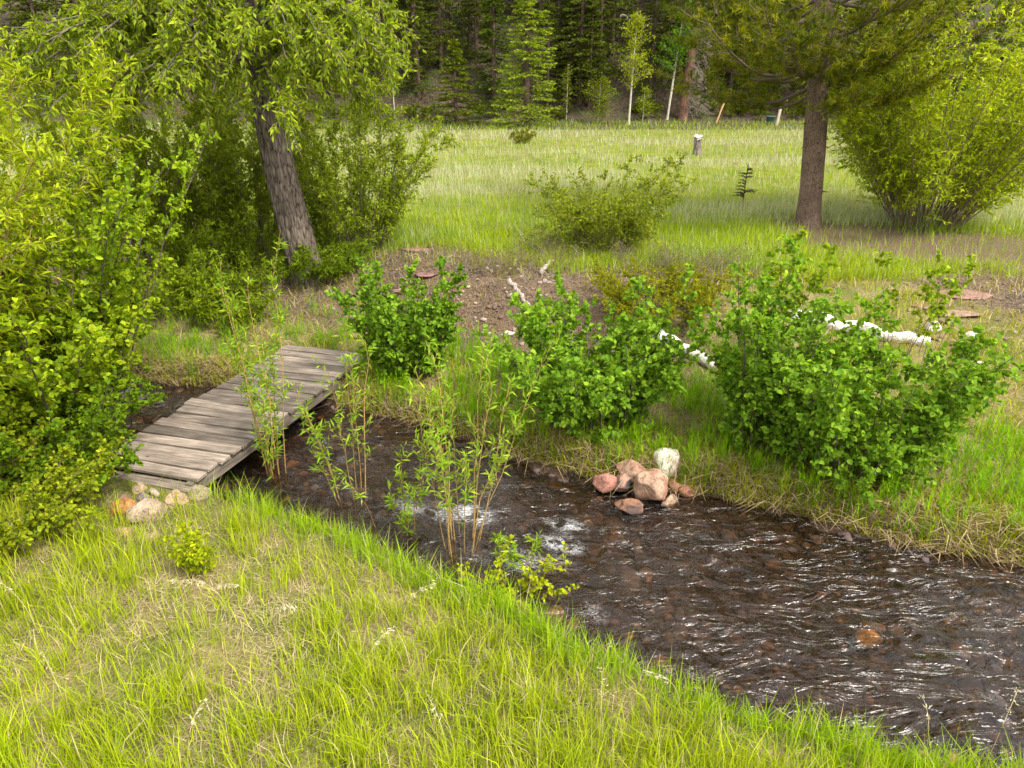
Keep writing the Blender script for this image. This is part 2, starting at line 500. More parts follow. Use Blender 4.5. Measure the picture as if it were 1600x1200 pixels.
def water_mat():
    m, nt, out = mat('stream_water')
    g = nd(nt, 'ShaderNodeNewGeometry')
    foam = nd(nt, 'ShaderNodeAttribute', attribute_name='foam').outputs['Fac']
    mp = nd(nt, 'ShaderNodeMapping', {'Vector': g.outputs['Position'], 'Rotation': (0, 0, R(24)), 'Scale': (1.5, 4.4, 5.)})
    n1 = nd(nt, 'ShaderNodeTexNoise', {'Vector': mp.outputs[0], 'Scale': 1., 'Detail': 3.0, 'Roughness': .5, 'Distortion': 2.4})
    mp2 = nd(nt, 'ShaderNodeMapping', {'Vector': g.outputs['Position'], 'Rotation': (0, 0, R(10)), 'Scale': (9., 24., 16.)})
    n2 = nd(nt, 'ShaderNodeTexNoise', {'Vector': mp2.outputs[0], 'Scale': 1., 'Detail': 2., 'Roughness': .5, 'Distortion': .8})
    b1 = nd(nt, 'ShaderNodeBump', {'Height': n1.outputs[0], 'Strength': .8, 'Distance': .11})
    b2 = nd(nt, 'ShaderNodeBump', {'Height': n2.outputs[0], 'Strength': .25, 'Distance': .015, 'Normal': b1.outputs[0]})
    fr = nd(nt, 'ShaderNodeFresnel', {'IOR': 1.40, 'Normal': b2.outputs[0]})
    tr = nd(nt, 'ShaderNodeBsdfTransparent', {'Color': (.68, .57, .45, 1)})
    gl = nd(nt, 'ShaderNodeBsdfGlossy', {'Color': (1, 1, 1, 1), 'Roughness': .24, 'Normal': b2.outputs[0]})
    w = nd(nt, 'ShaderNodeMixShader', {0: fr.outputs[0], 1: tr.outputs[0], 2: gl.outputs[0]})
    n3 = nd(nt, 'ShaderNodeTexNoise', {'Vector': mp2.outputs[0], 'Scale': .8, 'Detail': 4., 'Roughness': .62, 'Distortion': 1.8})
    lace = ramp(nt, n3.outputs[0], [(.36, .12), (.47, .55), (.5, 1.), (.53, .55), (.66, .15)])
    th = nd(nt, 'ShaderNodeMath', {0: foam, 1: lace}, operation='MULTIPLY')
    fm = ramp(nt, th.outputs[0], [(.28, 0.), (1.2, .8)])
    d = nd(nt, 'ShaderNodeBsdfDiffuse', {'Color': (.78, .80, .82, 1), 'Normal': b1.outputs[0]})
    x = nd(nt, 'ShaderNodeMixShader', {0: fm, 1: w.outputs[0], 2: d.outputs[0]})
    nt.links.new(x.outputs[0], out.inputs[0])
    return m
M_WATER = water_mat()

# ------------------------------------------------------------------ ground, hillside, water
def axis_pts(lo, flo, fhi, hi, fine, grow):
    a = list(np.arange(flo, fhi, fine))
    s, p = fine, flo
    left = []
    while p > lo:
        s *= grow
        p -= s
        left.append(p)
    s, p = fine, a[-1]
    while p < hi:
        s *= grow
        p += s
        a.append(p)
    return np.array(left[::-1] + a)

def sheet(xs, ys):
    X, Y = np.meshgrid(xs, ys)
    Z = height(X, Y)
    nx, ny = len(xs), len(ys)
    i = np.arange(ny - 1)[:, None] * nx + np.arange(nx - 1)[None]
    f = np.stack([i, i + 1, i + nx + 1, i + nx], -1).reshape(-1, 4)
    return np.stack([X, Y, Z], -1).reshape(-1, 3), f

xs = axis_pts(-130, -7, 7.5, 130, .10, 1.09)
ys = axis_pts(-12, 3, 15, 46, .10, 1.05)
ys = np.concatenate([ys[ys < 50], [50.0]])
v, f = sheet(xs, ys)
mb = MB()
mb.add(v, [f])
xg, yg = v[:, 0], v[:, 1]
dfar, dnear = (yg - yfar(xg)) * .88, (ynear(xg) - yg) * .88
wet = 1 - sst(.0, .22, np.maximum(dfar, dnear))
green = (1 - bare(xg, yg)) * sst(.05, .4, np.maximum(dfar, dnear))
ground = link('ground', mb.mesh('ground', M_EARTH, True, {'wet': wet, 'green': green}), kind='structure')
v, f = sheet(np.linspace(-130, 130, 110), np.concatenate([np.linspace(50, 80, 60), np.linspace(81, 150, 50)]))
mb = MB()
mb.add(v, [f])
hillside = link('hillside', mb.mesh('hillside', M_HILL, True), kind='structure')

FOAM = [(640, 792, .22, .9), (700, 800, .3, .8), (735, 802, .25, 1.), (885, 820, .20, 1.), (878, 850, .22, 1.), (865, 880, .20, .7), (812, 878, .26, .9),
        (600, 800, .25, .6), (560, 770, .2, .5), (920, 955, .25, .55), (1000, 790, .2, .3), (760, 870, .3, .5), (540, 720, .25, .45), (780, 760, .25, .35), (1120, 960, .3, .3), (1280, 1010, .3, .3), (660, 740, .3, .45)]

def water():
    us = np.concatenate([np.arange(-14, -7, .12), np.arange(-7, 6.5, .032), np.arange(6.5, 14, .12)])
    vs = np.linspace(0, 1, 64)
    U, V = np.meshgrid(us, vs)
    y0, y1 = ynear(U) - .25, yfar(U) + .25
    Y = y0 + (y1 - y0) * V
    X = U
    a = R(-22)
    fl, ac = X * math.cos(a) + Y * math.sin(a), -X * math.sin(a) + Y * math.cos(a)
    wx = fbm(fl * 1.1, ac * 1.6 + 9, 3) * 1.6
    rid = 1 - np.abs(fbm(fl * 1.8 + wx, ac * 3.4 - wx, 3) * 2 - 1)
    rid2 = 1 - np.abs(fbm(fl * 3.2 + 2 * wx + 31, ac * 8.5 + wx, 2) * 2 - 1)
    Z = WATER + .085 * (rid - .75) + .035 * (rid2 - .75)
    foam = np.zeros_like(X)
    for px, py, r, s in FOAM:
        p = at(px, py, WATER)
        ux, uy = X - p[0], Y - p[1]
        g = np.exp(-(((ux * .93 - uy * .37) / (r * 1.5)) ** 2 + ((ux * .37 + uy * .93) / (r * .9)) ** 2))
        foam = np.maximum(foam, s * g)
    foam = foam * sst(.35, .75, 1 - np.abs(2 * fbm(fl * 4.5 + wx, ac * 11 - wx, 3) - 1)) * 1.05
    foam = np.maximum(foam, .30 * sst(.80, .95, rid2) * sst(.62, .85, rid))
    nx, ny = len(us), len(vs)
    i = np.arange(ny - 1)[:, None] * nx + np.arange(nx - 1)[None]
    m = MB()
    m.add(np.stack([X, Y, Z], -1).reshape(-1, 3), [np.stack([i, i + 1, i + nx + 1, i + nx], -1).reshape(-1, 4)])
    link('creek_water', m.mesh('creek_water', M_WATER, True, {'foam': foam.ravel()}), kind='structure')
water()

# ------------------------------------------------------------------ rocks
def ico(sub):
    import bmesh
    b = bmesh.new()
    bmesh.ops.create_icosphere(b, subdivisions=sub, radius=1)
    v = np.array([q.co[:] for q in b.verts])
    f = np.array([[q.index for q in t.verts] for t in b.faces])
    b.free()
    return v, f
ICO = {k: ico(k) for k in (1, 2, 3, 4)}

def rock_mesh(name, seed, size, sub=4, material=None, cuts=9, col=(1, 1, 1), col2=None):
    rng = np.random.default_rng(seed)
    v, f = ICO[sub]
    v = v.copy()
    for d in nrm(rng.normal(size=(cuts, 3))):                     # broken faces
        o = .62 + .28 * rng.random()
        k = v @ d
        v -= np.maximum(k - o, 0)[:, None] * d * .9
    s = rng.random(3) * 20
    for fr, am in ((1.6, .20), (4.0, .07), (9., .03)):
        n = (vnoise(v[:, 0] * fr + s[0], v[:, 1] * fr + s[1]) + vnoise(v[:, 1] * fr + s[2], v[:, 2] * fr + s[0])) - 1
        v += nrm(v) * (n * am)[:, None]
    c = np.broadcast_to(np.asarray(col, float), (len(v), 3)).copy()
    if col2 is not None:
        k = sst(.42, .58, fbm(v[:, 0] * 1.7 + s[0], v[:, 2] * 1.7 + v[:, 1] + s[1], 3))[:, None]
        c = c * (1 - k) + np.asarray(col2) * k
    m = MB()
    m.add(v * np.asarray(size), [f], c)
    return m.mesh(name, material or M_ROCK, True)

def rock(name, px, py, size, label, col, seed, cat='rock', sink=.35, rz=0., group=None, col2=None, z=None, cuts=9, tilt=(0, 0)):
    p = spot(px, py) if z is None else at(px, py, z)
    o = link(name, rock_mesh(name, seed, size, 4, None, cuts, col, col2), None, (p[0], p[1], p[2] + size[2] * (1 - 2 * sink)), (tilt[0], tilt[1], rz), label=label, category=cat)
    if group:
        o['group'] = group
    return o

PINK, TAN, WHITE, ORANGE, GREY, BROWN = (.42, .25, .19), (.44, .32, .23), (.72, .69, .63), (.50, .27, .10), (.22, .20, .20), (.25, .16, .11)
# in the shallows by the far bank
rock('boulder', 1016, 775, (.235, .22, .25), 'rounded pink granite boulder with a paler crown at the water edge', PINK, 3, 'boulder', .22, .3, col2=(.52, .37, .27), z=-.86)
rock('boulder', 1040, 738, (.23, .20, .24), 'white boulder half hidden in horsetails behind the pink boulder', WHITE, 4, 'boulder', .27, .8, z=-.77, col2=(.60, .54, .46))
rock('boulder', 986, 742, (.22, .15, .14), 'long salmon pink boulder lying above the cluster of wet boulders', PINK, 5, 'boulder', .25, -.5, z=-.74, col2=TAN)
rock('boulder', 945, 758, (.17, .14, .13), 'reddish boulder at the upstream end of the cluster', (.40, .20, .16), 6, 'boulder', .3, .2, z=-.84)
rock('boulder', 974, 760, (.16, .14, .13), 'two-tone pink and grey boulder squeezed between its neighbours', (.40, .24, .19), 7, 'boulder', .3, .9, z=-.84, col2=GREY)
rock('boulder', 983, 792, (.20, .14, .10), 'flat wet brown rock lapped by the current', (.30, .17, .11), 8, 'rock', .45, -.2, z=-.89, col2=(.14, .10, .09))
rock('boulder', 950, 722, (.10, .09, .11), 'small pale angular rock among the horsetails', (.40, .33, .27), 9, 'rock', .3, .2, z=-.76)
rock('boulder', 944, 706, (.13, .10, .11), 'small dark grey rock among the horsetails', (.19, .15, .13), 10, 'rock', .3, 1.2, z=-.72)
rock('boulder', 1052, 762, (.14, .12, .10), 'small reddish stone beside the pink boulder', (.36, .19, .13), 11, 'rock', .35, .3, z=-.86)
rock('boulder', 1046, 786, (.13, .08, .09), 'thin wedge of pale stone standing in shallow water', TAN, 12, 'rock', .4, .9, z=-.89)
rock('boulder', 1074, 768, (.12, .10, .08), 'low rust coloured stone at the foot of the bank', (.34, .17, .11), 13, 'rock', .4, .1, z=-.86)
# by the near end of the bridge
rock('boulder', 200, 800, (.17, .13, .14), 'squared orange stone beside the near end of the footbridge', ORANGE, 21, 'rock', .3, .35, cuts=12, col2=(.42, .21, .08))
rock('boulder', 229, 808, (.24, .17, .17), 'large pale pinkish boulder beside the near end of the footbridge', (.50, .40, .33), 22, 'boulder', .35, .7, cuts=12, col2=(.43, .33, .27))
rock('boulder', 224, 783, (.10, .08, .08), 'dark grey stone wedged behind the large pale boulder', GREY, 23, 'rock', .35, .2)
rock('boulder', 275, 785, (.15, .11, .11), 'tan pitted stone half covered by grass at the bridge end', (.48, .36, .24), 24, 'rock', .35, -.4, cuts=12)
rock('boulder', 313, 777, (.16, .12, .13), 'speckled cream boulder under the bridge corner', (.30, .25, .18), 25, 'boulder', .42, .2)
rock('boulder', 219, 768, (.09, .07, .08), 'small buff stone tucked under the first plank', (.47, .35, .25), 26, 'rock', .3, .6)
rock('boulder', 240, 773, (.10, .05, .06), 'thin pale stone sliver under the first plank', (.42, .36, .31), 27, 'rock', .35, -.5)
rock('boulder', 193, 836, (.13, .09, .07), 'flat tan stone in the dry soil below the orange stone', (.42, .29, .18), 28, 'rock', .45, .3)
rock('boulder', 216, 843, (.12, .08, .06), 'flat buff stone in the dry soil below the pale boulder', (.42, .32, .25), 29, 'rock', .5, .5)
rock('boulder', 238, 838, (.08, .07, .05), 'little brownish stone at the rim of the dry patch', (.36, .26, .2), 30, 'rock', .5, .9)
rock('boulder', 192, 781, (.08, .07, .06), 'little purplish stone behind the orange stone', (.27, .19, .17), 31, 'rock', .4, .9)
# near bank
rock('boulder', 868, 968, (.13, .10, .12), 'cream stone at the lip of the grassy near bank', (.56, .46, .36), 41, 'rock', .3, .3, col2=(.45, .34, .25))
rock('boulder', 893, 978, (.09, .07, .07), 'tan stone leaning on the cream stone at the near bank', (.46, .34, .24), 42, 'rock', .35, .1)
rock('boulder', 842, 975, (.05, .05, .07), 'small pale stone in grass beside the cream stone', (.50, .43, .36), 43, 'rock', .4, .1)
rock('boulder', 1352, 1000, (.15, .12, .10), 'ochre stone glowing under the shallow current', (.62, .36, .10), 44, 'rock', .35, .3, z=-1.07)
# bank stones
rock('boulder', 795, 524, (.17, .06, .06), 'narrow white stone block lying at the foot of the bare bank', (.74, .70, .64), 51, 'rock', .3, -.15, cuts=14)
for i, (px, py, sx, sy, sz, c, rz, lab) in enumerate([
        (1512, 461, .52, .34, .035, (.30, .19, .155), .05, 'pinkish flagstone lying alone on the bare path'),
        (1490, 492, .50, .20, .05, (.33, .23, .18), -.25, 'buff flagstone raised on another stone by the bare path'),
        (1487, 503, .30, .14, .04, (.24, .18, .15), -.1, 'dark stone propping up the buff flagstone'),
        (1440, 481, .25, .12, .035, (.34, .23, .18), -.5, 'narrow flagstone tilted beside the buff flagstone'),
        (655, 392, .42, .16, .04, (.24, .145, .125), -.05, 'reddish flagstone at the grass edge above the bare bank'),
        (664, 431, .30, .15, .04, (.25, .15, .135), -.1, 'purple-brown flagstone set into the bare bank'),
        (632, 457, .22, .10, .05, (.32, .22, .185), .05, 'pinkish flagstone step behind the shrub by the bridge'),
        (563, 527, .22, .13, .05, (.30, .19, .15), .2, 'reddish flat stone at the far end of the footbridge')]):
    rock('flagstone', px, py, (sx, sy, sz), lab, c, 60 + i, 'flagstone', .2, rz, cuts=16)

# pieces of the setting: stones in the bed and on the bare bank
cob = [rock_mesh('stone', 100 + i, (1, .8, .5), 2, M_COBBLE, 5) for i in range(8)]
peb = [rock_mesh('stone', 120 + i, (1, .75, .55), 2, M_ROCK, 8) for i in range(6)]
rng = np.random.default_rng(11)
CC = [(.17, .115, .085), (.23, .145, .085), (.16, .11, .095), (.22, .17, .16), (.32, .19, .09), (.12, .09, .085), (.28, .23, .22), (.17, .13, .15)]

def bed_stones():
    k = 0
    while k < 300:
        x = rng.uniform(-4.5, 6.3)
        v_ = rng.random()
        y = float(ynear(x) * (1 - v_) + yfar(x) * v_)
        r = rng.uniform(.04, .12) * (1.25 if rng.random() < .1 else 1)
        z = gz(x, y)
        if z + r * .4 > WATER - .02:
            r *= .5
        o = link('stone', cob[k % 8], ground, (x, y, z + r * .05), (rng.normal() * .15, rng.normal() * .15, rng.random() * 6.3))
        o.scale = (r, r, r)
        c = np.array(CC[rng.integers(8)]) * rng.uniform(.6, 1.35)
        o.color = (*c, 1)
        k += 1
bed_stones()

def bank_stones():
    k = 0
    rects = [(690, 870, 410, 545, 130, .05), (560, 700, 400, 480, 30, .035), (1420, 1600, 430, 540, 45, .05), (1060, 1180, 410, 520, 30, .04), (1180, 1600, 360, 440, 30, .04), (250, 560, 420, 520, 25, .04), (150, 330, 820, 880, 12, .03)]
    for x0, x1, y0, y1, n, r0 in rects:
        for _ in range(n):
            p = spot(rng.uniform(x0, x1), rng.uniform(y0, y1))
            r = r0 * (.5 + 1.1 * rng.random() ** 2)
            o = link('stone', peb[k % 6], ground, (p[0], p[1], p[2] + r * .1), (rng.normal() * .3, rng.normal() * .3, rng.random() * 6.3))
            o.scale = (r, r, r)
            c = np.array([(.40, .31, .25), (.30, .21, .17), (.52, .46, .40), (.27, .18, .15), (.60, .54, .46), (.20, .16, .14)][rng.integers(6)]) * rng.uniform(.8, 1.15)
            o.color = (*c, 1)
            k += 1
bank_stones()

def small_cobbles():
    m = MB()
    v, f = ICO[1]
    n = 1900
    x = rng.uniform(-9, 9, n)
    t = rng.random(n)
    y = ynear(x) * (1 - t) + yfar(x) * t
    z = height(x, y)
    r = rng.uniform(.02, .07, n)
    c = np.array(CC)[rng.integers(0, 8, n)] * rng.uniform(.6, 1.2, (n, 1))
    jit = 1 + .3 * rng.normal(size=(n, 1, 3)) * .5
    V = np.stack([x, y, z], 1)[:, None] + v[None] * r[:, None, None] * jit * np.array([1, 1, .6])
    F = np.arange(n)[:, None, None] * len(v) + f[None]
    m.add(V.reshape(-1, 3), [F.reshape(-1, 3)], np.repeat(c, len(v), 0))
    link('gravel', m.mesh('gravel', M_COBBLE, True), ground, kind='stuff').color = (1, 1, 1, 1)
small_cobbles()

# ------------------------------------------------------------------ footbridge
def box_mesh(name, lx, ly, lz, material, bev=.008, seed=0, warp=.004):
    import bmesh
    rg = np.random.default_rng(seed)
    b = bmesh.new()
    bmesh.ops.create_cube(b, size=1)
    for q in b.verts:
        q.co.x *= lx
        q.co.y *= ly
        q.co.z *= lz
    bmesh.ops.subdivide_edges(b, edges=[e for e in b.edges if abs(e.verts[0].co.x - e.verts[1].co.x) > lx * .5], cuts=5)
    bmesh.ops.bevel(b, geom=[e for e in b.edges if len(e.link_faces) == 2 and e.calc_face_angle() > .5], offset=bev, segments=1, affect='EDGES')
    ph = rg.random(3) * 6
    for q in b.verts:
        t = q.co.x / lx
        q.co.z += warp * math.sin(t * 4 + ph[0]) + warp * .8 * (q.co.y / ly) * math.sin(t * 3 + ph[1])
        q.co.y += warp * .8 * math.sin(t * 5 + ph[2])
    m = bpy.data.meshes.new(name)
    b.to_mesh(m)
    b.free()
    m.materials.append(material)
    return m

def on_bridge(x, y, pad=.1):
    c, s_ = math.cos(BR['a']), math.sin(BR['a'])
    dx, dy = x - BR['o'][0], y - BR['o'][1]
    u, w = dx * c + dy * s_, -dx * s_ + dy * c
    return (u > -.15) & (u < BR['l'] + .1) & (np.abs(w) < BR['w'] / 2 + pad)

BR = {}

def bridge():
    zt = -.47
    A = (at(306, 752, zt) + at(168, 700, zt)) / 2
    B = (at(566, 556, zt) + at(466, 531, zt)) / 2
    L0, L1 = at(204, 680, zt), at(462, 532, zt)
    R0, R1 = at(306, 752, zt), at(564, 562, zt)
    ax = nrm(((L1 - L0) / np.linalg.norm(L1 - L0) + (R1 - R0) / np.linalg.norm(R1 - R0))[:2])
    ang = math.atan2(ax[1], ax[0])
    side = np.array([ax[1], -ax[0]])
    wL, wR = np.mean([(L0[:2]) @ side, L1[:2] @ side]), np.mean([R0[:2] @ side, R1[:2] @ side])
    s0, s1 = R0[:2] @ ax - .02, R1[:2] @ ax + .22
    mid, wid = (wL + wR) / 2, wR - wL
    o2 = ax * s0 + side * mid
    root = empty('footbridge', (o2[0], o2[1], zt), 'weathered grey plank footbridge without railings crossing the creek', 'bridge', None, ang)
    BR.update(o=o2, a=ang, l=s1 - s0, w=wid)
    n = int(round((s1 - s0) / .205))
    st = (s1 - s0) / n
    rg = np.random.default_rng(5)
    nail = bpy.data.meshes.new('nail')
    nv = [(math.cos(a) * .007, math.sin(a) * .007, 0) for a in np.arange(6) / 6 * 2 * math.pi] + [(0, 0, .003)]
    nail.from_pydata(nv, [], [(i, (i + 1) % 6, 6) for i in range(6)])
    nail.materials.append(M_NAIL)
    for i in range(n):
        wl = wid + rg.normal() * .010
        gap = .016 + .012 * rg.random()
        pm = box_mesh('plank', wl, st - gap, .045, M_PLANK, .006, 300 + i, .0045)
        p = link('plank', pm, root, ((i + .5) * st, rg.normal() * .012, -.022 + rg.normal() * .004), (rg.normal() * .01, rg.normal() * .012, R(90) + R(180) + R(3.5) + rg.normal() * .008))
        for sx in (-1, 1):
            for sy in (-.28, .28):
                link('nail', nail, p, (sx * (wid / 2 - .13), sy * st, .025))
    ln = s1 - s0
    for sy in (-1, 1):
        link('beam', box_mesh('beam', ln * 1.0, .10, .17, M_PLANK, .01, 400 + sy, .006), root, (ln / 2, sy * (wid / 2 - .09), -.135))
    link('sill', box_mesh('sill', wid * .98, .16, .13, M_PLANK, .02, 410, .01), root, (-.03, 0, -.155), (0, 0, R(93)))
    link('sill', box_mesh('sill', wid * .95, .18, .13, M_PLANK, .02, 411, .01), root, (ln - .05, 0, -.28), (0, 0, R(93)))
    return root
M_NAIL = plain_mat('rusty_nail', (.06, .045, .04), .6)
bridge()

# ------------------------------------------------------------------ shrubs and saplings
def plant(name, base, label, cat, seed, stems=24, h=2., lean=.7, arch=.5, r0=.15, tw=16, twl=.35, nl=10, leaf=(.06, .04), shape='ovate', col=(.06, .15, .02), alt=(.12, .22, .03),
          stem_col=(.10, .07, .05), stem_r=.012, tmin=.25, droop=.2, lean_dir=(0, 0), group=None, flat=1., hv=.35, up=.75, twup=.25, solo=0, along=.55, stemleaf=0):
    rng = np.random.default_rng(seed)
    base = np.asarray(base, float)
    root = empty(name, base, label, cat, group)
    S = stems
    az = rng.random(S) * 2 * np.pi
    rr = r0 * np.sqrt(rng.random(S))
    th = lean * np.sqrt(rng.random(S))
    H = h * (1 - hv * rng.random(S))
    out = np.stack([np.cos(az), np.sin(az) * flat, 0 * az], 1)
    d0 = out * np.sin(th)[:, None] + UP * np.cos(th)[:, None] + np.array([lean_dir[0], lean_dir[1], 0])
    b0 = out * rr[:, None]
    K = 8
    t = np.linspace(0, 1, K)
    wob = np.cumsum(rng.normal(size=(S, K, 3)) * .018, 1) * t[None, :, None]
    P = b0[:, None] + H[:, None, None] * (t[None, :, None] * d0[:, None] + arch * (t ** 2)[None, :, None] * (out * np.sin(th)[:, None] * .8 - UP * .18 * (th / max(lean, .01))[:, None])[:, None] + wob)
    gzs = height(base[0] + P[:, 0, 0], base[1] + P[:, 0, 1]) - base[2]
    P[:, :, 2] += gzs[:, None] * (1 - t)[None] - .04 * (1 - t)[None]
    Rr = stem_r * (1 - .8 * t)[None] * (.6 + .7 * rng.random((S, 1)))
    mw = MB()
    sc = np.asarray(stem_col)
    tubes(mw, P, Rr, 4, np.repeat(sc[None] * rng.uniform(.7, 1.3, (S, 1)), K * 4, 0))
    # twigs
    T = tw
    tt = tmin + (1 - tmin) * rng.random((S, T)) ** .8
    x = tt * (K - 1)
    i0 = np.minimum(x.astype(int), K - 2)
    fr = (x - i0)[..., None]
    si = np.arange(S)[:, None]
    o = P[si, i0] * (1 - fr) + P[si, i0 + 1] * fr
    sd = nrm(P[si, i0 + 1] - P[si, i0])
    td = nrm(sd * along + nrm(rng.normal(size=(S, T, 3))) * .8 + UP * twup)
    tl = twl * (1.15 - .55 * tt) * rng.uniform(.55, 1.25, (S, T))
    o, td, tl = o.reshape(-1, 3), td.reshape(-1, 3), tl.reshape(-1)
    n = len(o)
    kk = np.linspace(0, 1, 3 if tw < 20 else 2)
    TP = o[:, None] + tl[:, None, None] * (kk[None, :, None] * td[:, None] - (kk ** 2)[None, :, None] * UP * droop * .5)
    tubes(mw, TP, np.repeat((stem_r * .32 * (1 - .7 * kk))[None], n, 0), 3, sc * 1.15)
    # leaves
    lt = (np.arange(nl)[None] + rng.random((n, nl))) / nl
    lt = .12 + .9 * lt
    lp = o[:, None] + tl[:, None, None] * (lt[..., None] * td[:, None] - (lt ** 2)[..., None] * UP * droop * .5)
    ld = nrm(td[:, None] * .75 + nrm(rng.normal(size=(n, nl, 3))) * .9 - UP * droop)
    lp, ld = lp.reshape(-1, 3), ld.reshape(-1, 3)
    N = len(lp)
    if stemleaf:
        st = rng.random((S, stemleaf))
        x = (tmin + (1 - tmin) * st) * (K - 1)
        i0 = np.minimum(x.astype(int), K - 2)
        fr = (x - i0)[..., None]
        q = (P[si, i0] * (1 - fr) + P[si, i0 + 1] * fr).reshape(-1, 3)
        qd = nrm(nrm(rng.normal(size=q.shape)) + UP * .3)
        lp, ld = np.concatenate([lp, q]), np.concatenate([ld, qd])
        N = len(lp)
    keep = lp[:, 2] + base[2] > height(lp[:, 0] + base[0], lp[:, 1] + base[1]) + .02
    lp, ld = lp[keep], ld[keep]
    N = len(lp)
    ln = nrm(UP * up + nrm(rng.normal(size=(N, 3))) * .75)
    sz = rng.uniform(.65, 1.2, N)
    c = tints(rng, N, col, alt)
    mask = np.ones(N, bool)
    if solo:                                                     # the leaves that show largest, one by one
        score = -(lp[:, 1]) * .6 + lp[:, 2] * .5 + rng.normal(size=N) * .35
        pick = np.argsort(-score * sz)[:solo * 5][::5]
        mask[pick] = False
    ml = MB()
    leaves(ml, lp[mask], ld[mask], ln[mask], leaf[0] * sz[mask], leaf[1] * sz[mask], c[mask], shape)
    link('branches', mw.mesh('branches', M_STEM, True), root)
    link('foliage', ml.mesh('foliage', M_LEAF), root, kind='stuff')
    if solo:
        var = []
        for q in range(5):
            mm = MB()
            leaves(mm, np.zeros((1, 3)), np.array([[0, 1., 0]]), np.array([UP]), leaf[0], leaf[1], tints(rng, 1, col, alt), shape, rng.uniform(.1, .35), rng.uniform(.05, .3))
            var.append(mm.mesh('leaf', M_LEAF))
        from mathutils import Matrix
        for j, q in enumerate(pick):
            D = ld[q]
            s_ = nrm(np.cross(D, ln[q]))
            nn = np.cross(s_, D)
            lo = link('leaf', var[j % 5], root)
            mx = np.eye(4)
            mx[:3, 0], mx[:3, 1], mx[:3, 2], mx[:3, 3] = s_ * sz[q], D * sz[q], nn * sz[q], lp[q]
            lo.matrix_local = Matrix(mx.tolist())
    return root

ALDER = dict(shape='ovate', leaf=(.070, .060), col=(.072, .168, .042), alt=(.19, .31, .09), tmin=.05, hv=.6, stem_col=(.085, .055, .04))
WILLOW = dict(shape='lance', leaf=(.12, .026), col=(.10, .17, .02), alt=(.20, .25, .03), stem_col=(.20, .15, .05))

plant('leafy_shrub', spot(640, 588), 'small dark green round-leaved shrub at the far end of the footbridge', 'shrub', 31, 36, 1.95, .38, .3, .35, 24, .32, 12, solo=110, **ALDER)
plant('leafy_shrub', spot(930, 655), 'broad rounded bright green shrub above the boulder cluster', 'shrub', 32, 50, 1.95, .56, .34, .6, 25, .36, 12, solo=150, **ALDER)
plant('leafy_shrub', spot(1205, 700), 'tall upright green shrub with dark stems beside a bleached log', 'shrub', 33, 36, 2.6, .36, .3, .5, 26, .36, 12, solo=150, **ALDER)
plant('leafy_shrub', spot(1318, 735), 'widest green shrub hanging over the water at the bend of far bank', 'shrub', 34, 44, 2.3, .42, .32, .6, 25, .38, 12, solo=150, **ALDER)
# left side thickets
plant('yellow_willow', (-7.0, 7.1, gz(-7.0, 7.1)), 'tall yellow-green willow with long narrow leaves overhanging the creek', 'willow', 41, 64, 5.8, .40, .25, .7, 40, .62, 18,
      leaf=(.125, .028), shape='lance', col=(.15, .22, .03), alt=(.31, .38, .05), stem_col=(.27, .18, .06), stem_r=.016, tmin=.12, lean_dir=(.0, .04), hv=.55, solo=120)
plant('leafy_shrub', (-6.15, 8.0, gz(-6.15, 8.0)), 'big dense green alder thicket leaning over the water behind the footbridge', 'shrub', 42, 70, 3.1, .50, .35, .6, 34, .36, 12, leaf=(.075, .062), shape='ovate', col=(.11, .20, .03), alt=(.28, .36, .05), stem_col=(.1, .07, .05), stem_r=.016, tmin=.06, hv=.55, solo=150)
plant('leafy_shrub', (-7.0, 9.3, gz(-7.0, 9.3)), 'tall bright green leafy wall of shrub rising behind the alder thicket', 'shrub', 47, 60, 4.7, .42, .3, .8, 30, .42, 12, leaf=(.08, .05), shape='ovate', col=(.10, .19, .03), alt=(.26, .35, .05), stem_col=(.1, .07, .05), stem_r=.016, tmin=.1, hv=.5)
plant('currant_bush', (-5.35, 5.8, gz(-5.35, 5.8)), 'low spreading yellow-green bush beside the near end of the footbridge', 'bush', 43, 60, .95, .95, .5, .5, 18, .26, 14, leaf=(.042, .034), shape='ovate', col=(.10, .165, .03), alt=(.25, .285, .04), stem_col=(.16, .11, .05), stem_r=.008, tmin=.1, hv=.5, solo=60)
plant('currant_bush', (-5.6, 6.9, gz(-5.6, 6.9)), 'low dark leafy bush filling the gap between alder thicket and footbridge', 'bush', 44, 46, 1.25, .95, .5, .5, 17, .28, 13, leaf=(.055, .045), shape='ovate', col=(.055, .12, .02), alt=(.13, .20, .03), stem_col=(.12, .08, .05), stem_r=.008, tmin=.1, hv=.5)
plant('seedling_bush', spot(323, 890), 'small bright yellow-green bush in the dry grass by the rocks', 'bush', 45, 12, .55, .45, .3, .08, 9, .16, 9, leaf=(.05, .026), shape='ovate', col=(.15, .22, .02), alt=(.27, .31, .03), stem_r=.005, tmin=.1)
plant('seedling_bush', spot(800, 935), 'sprawling yellow-leaved bush trailing over the near bank edge', 'bush', 46, 14, .62, 1.0, .4, .12, 9, .2, 8, leaf=(.045, .036), shape='ovate', col=(.17, .24, .02), alt=(.34, .38, .04), stem_col=(.3, .2, .1), stem_r=.005, tmin=.15)
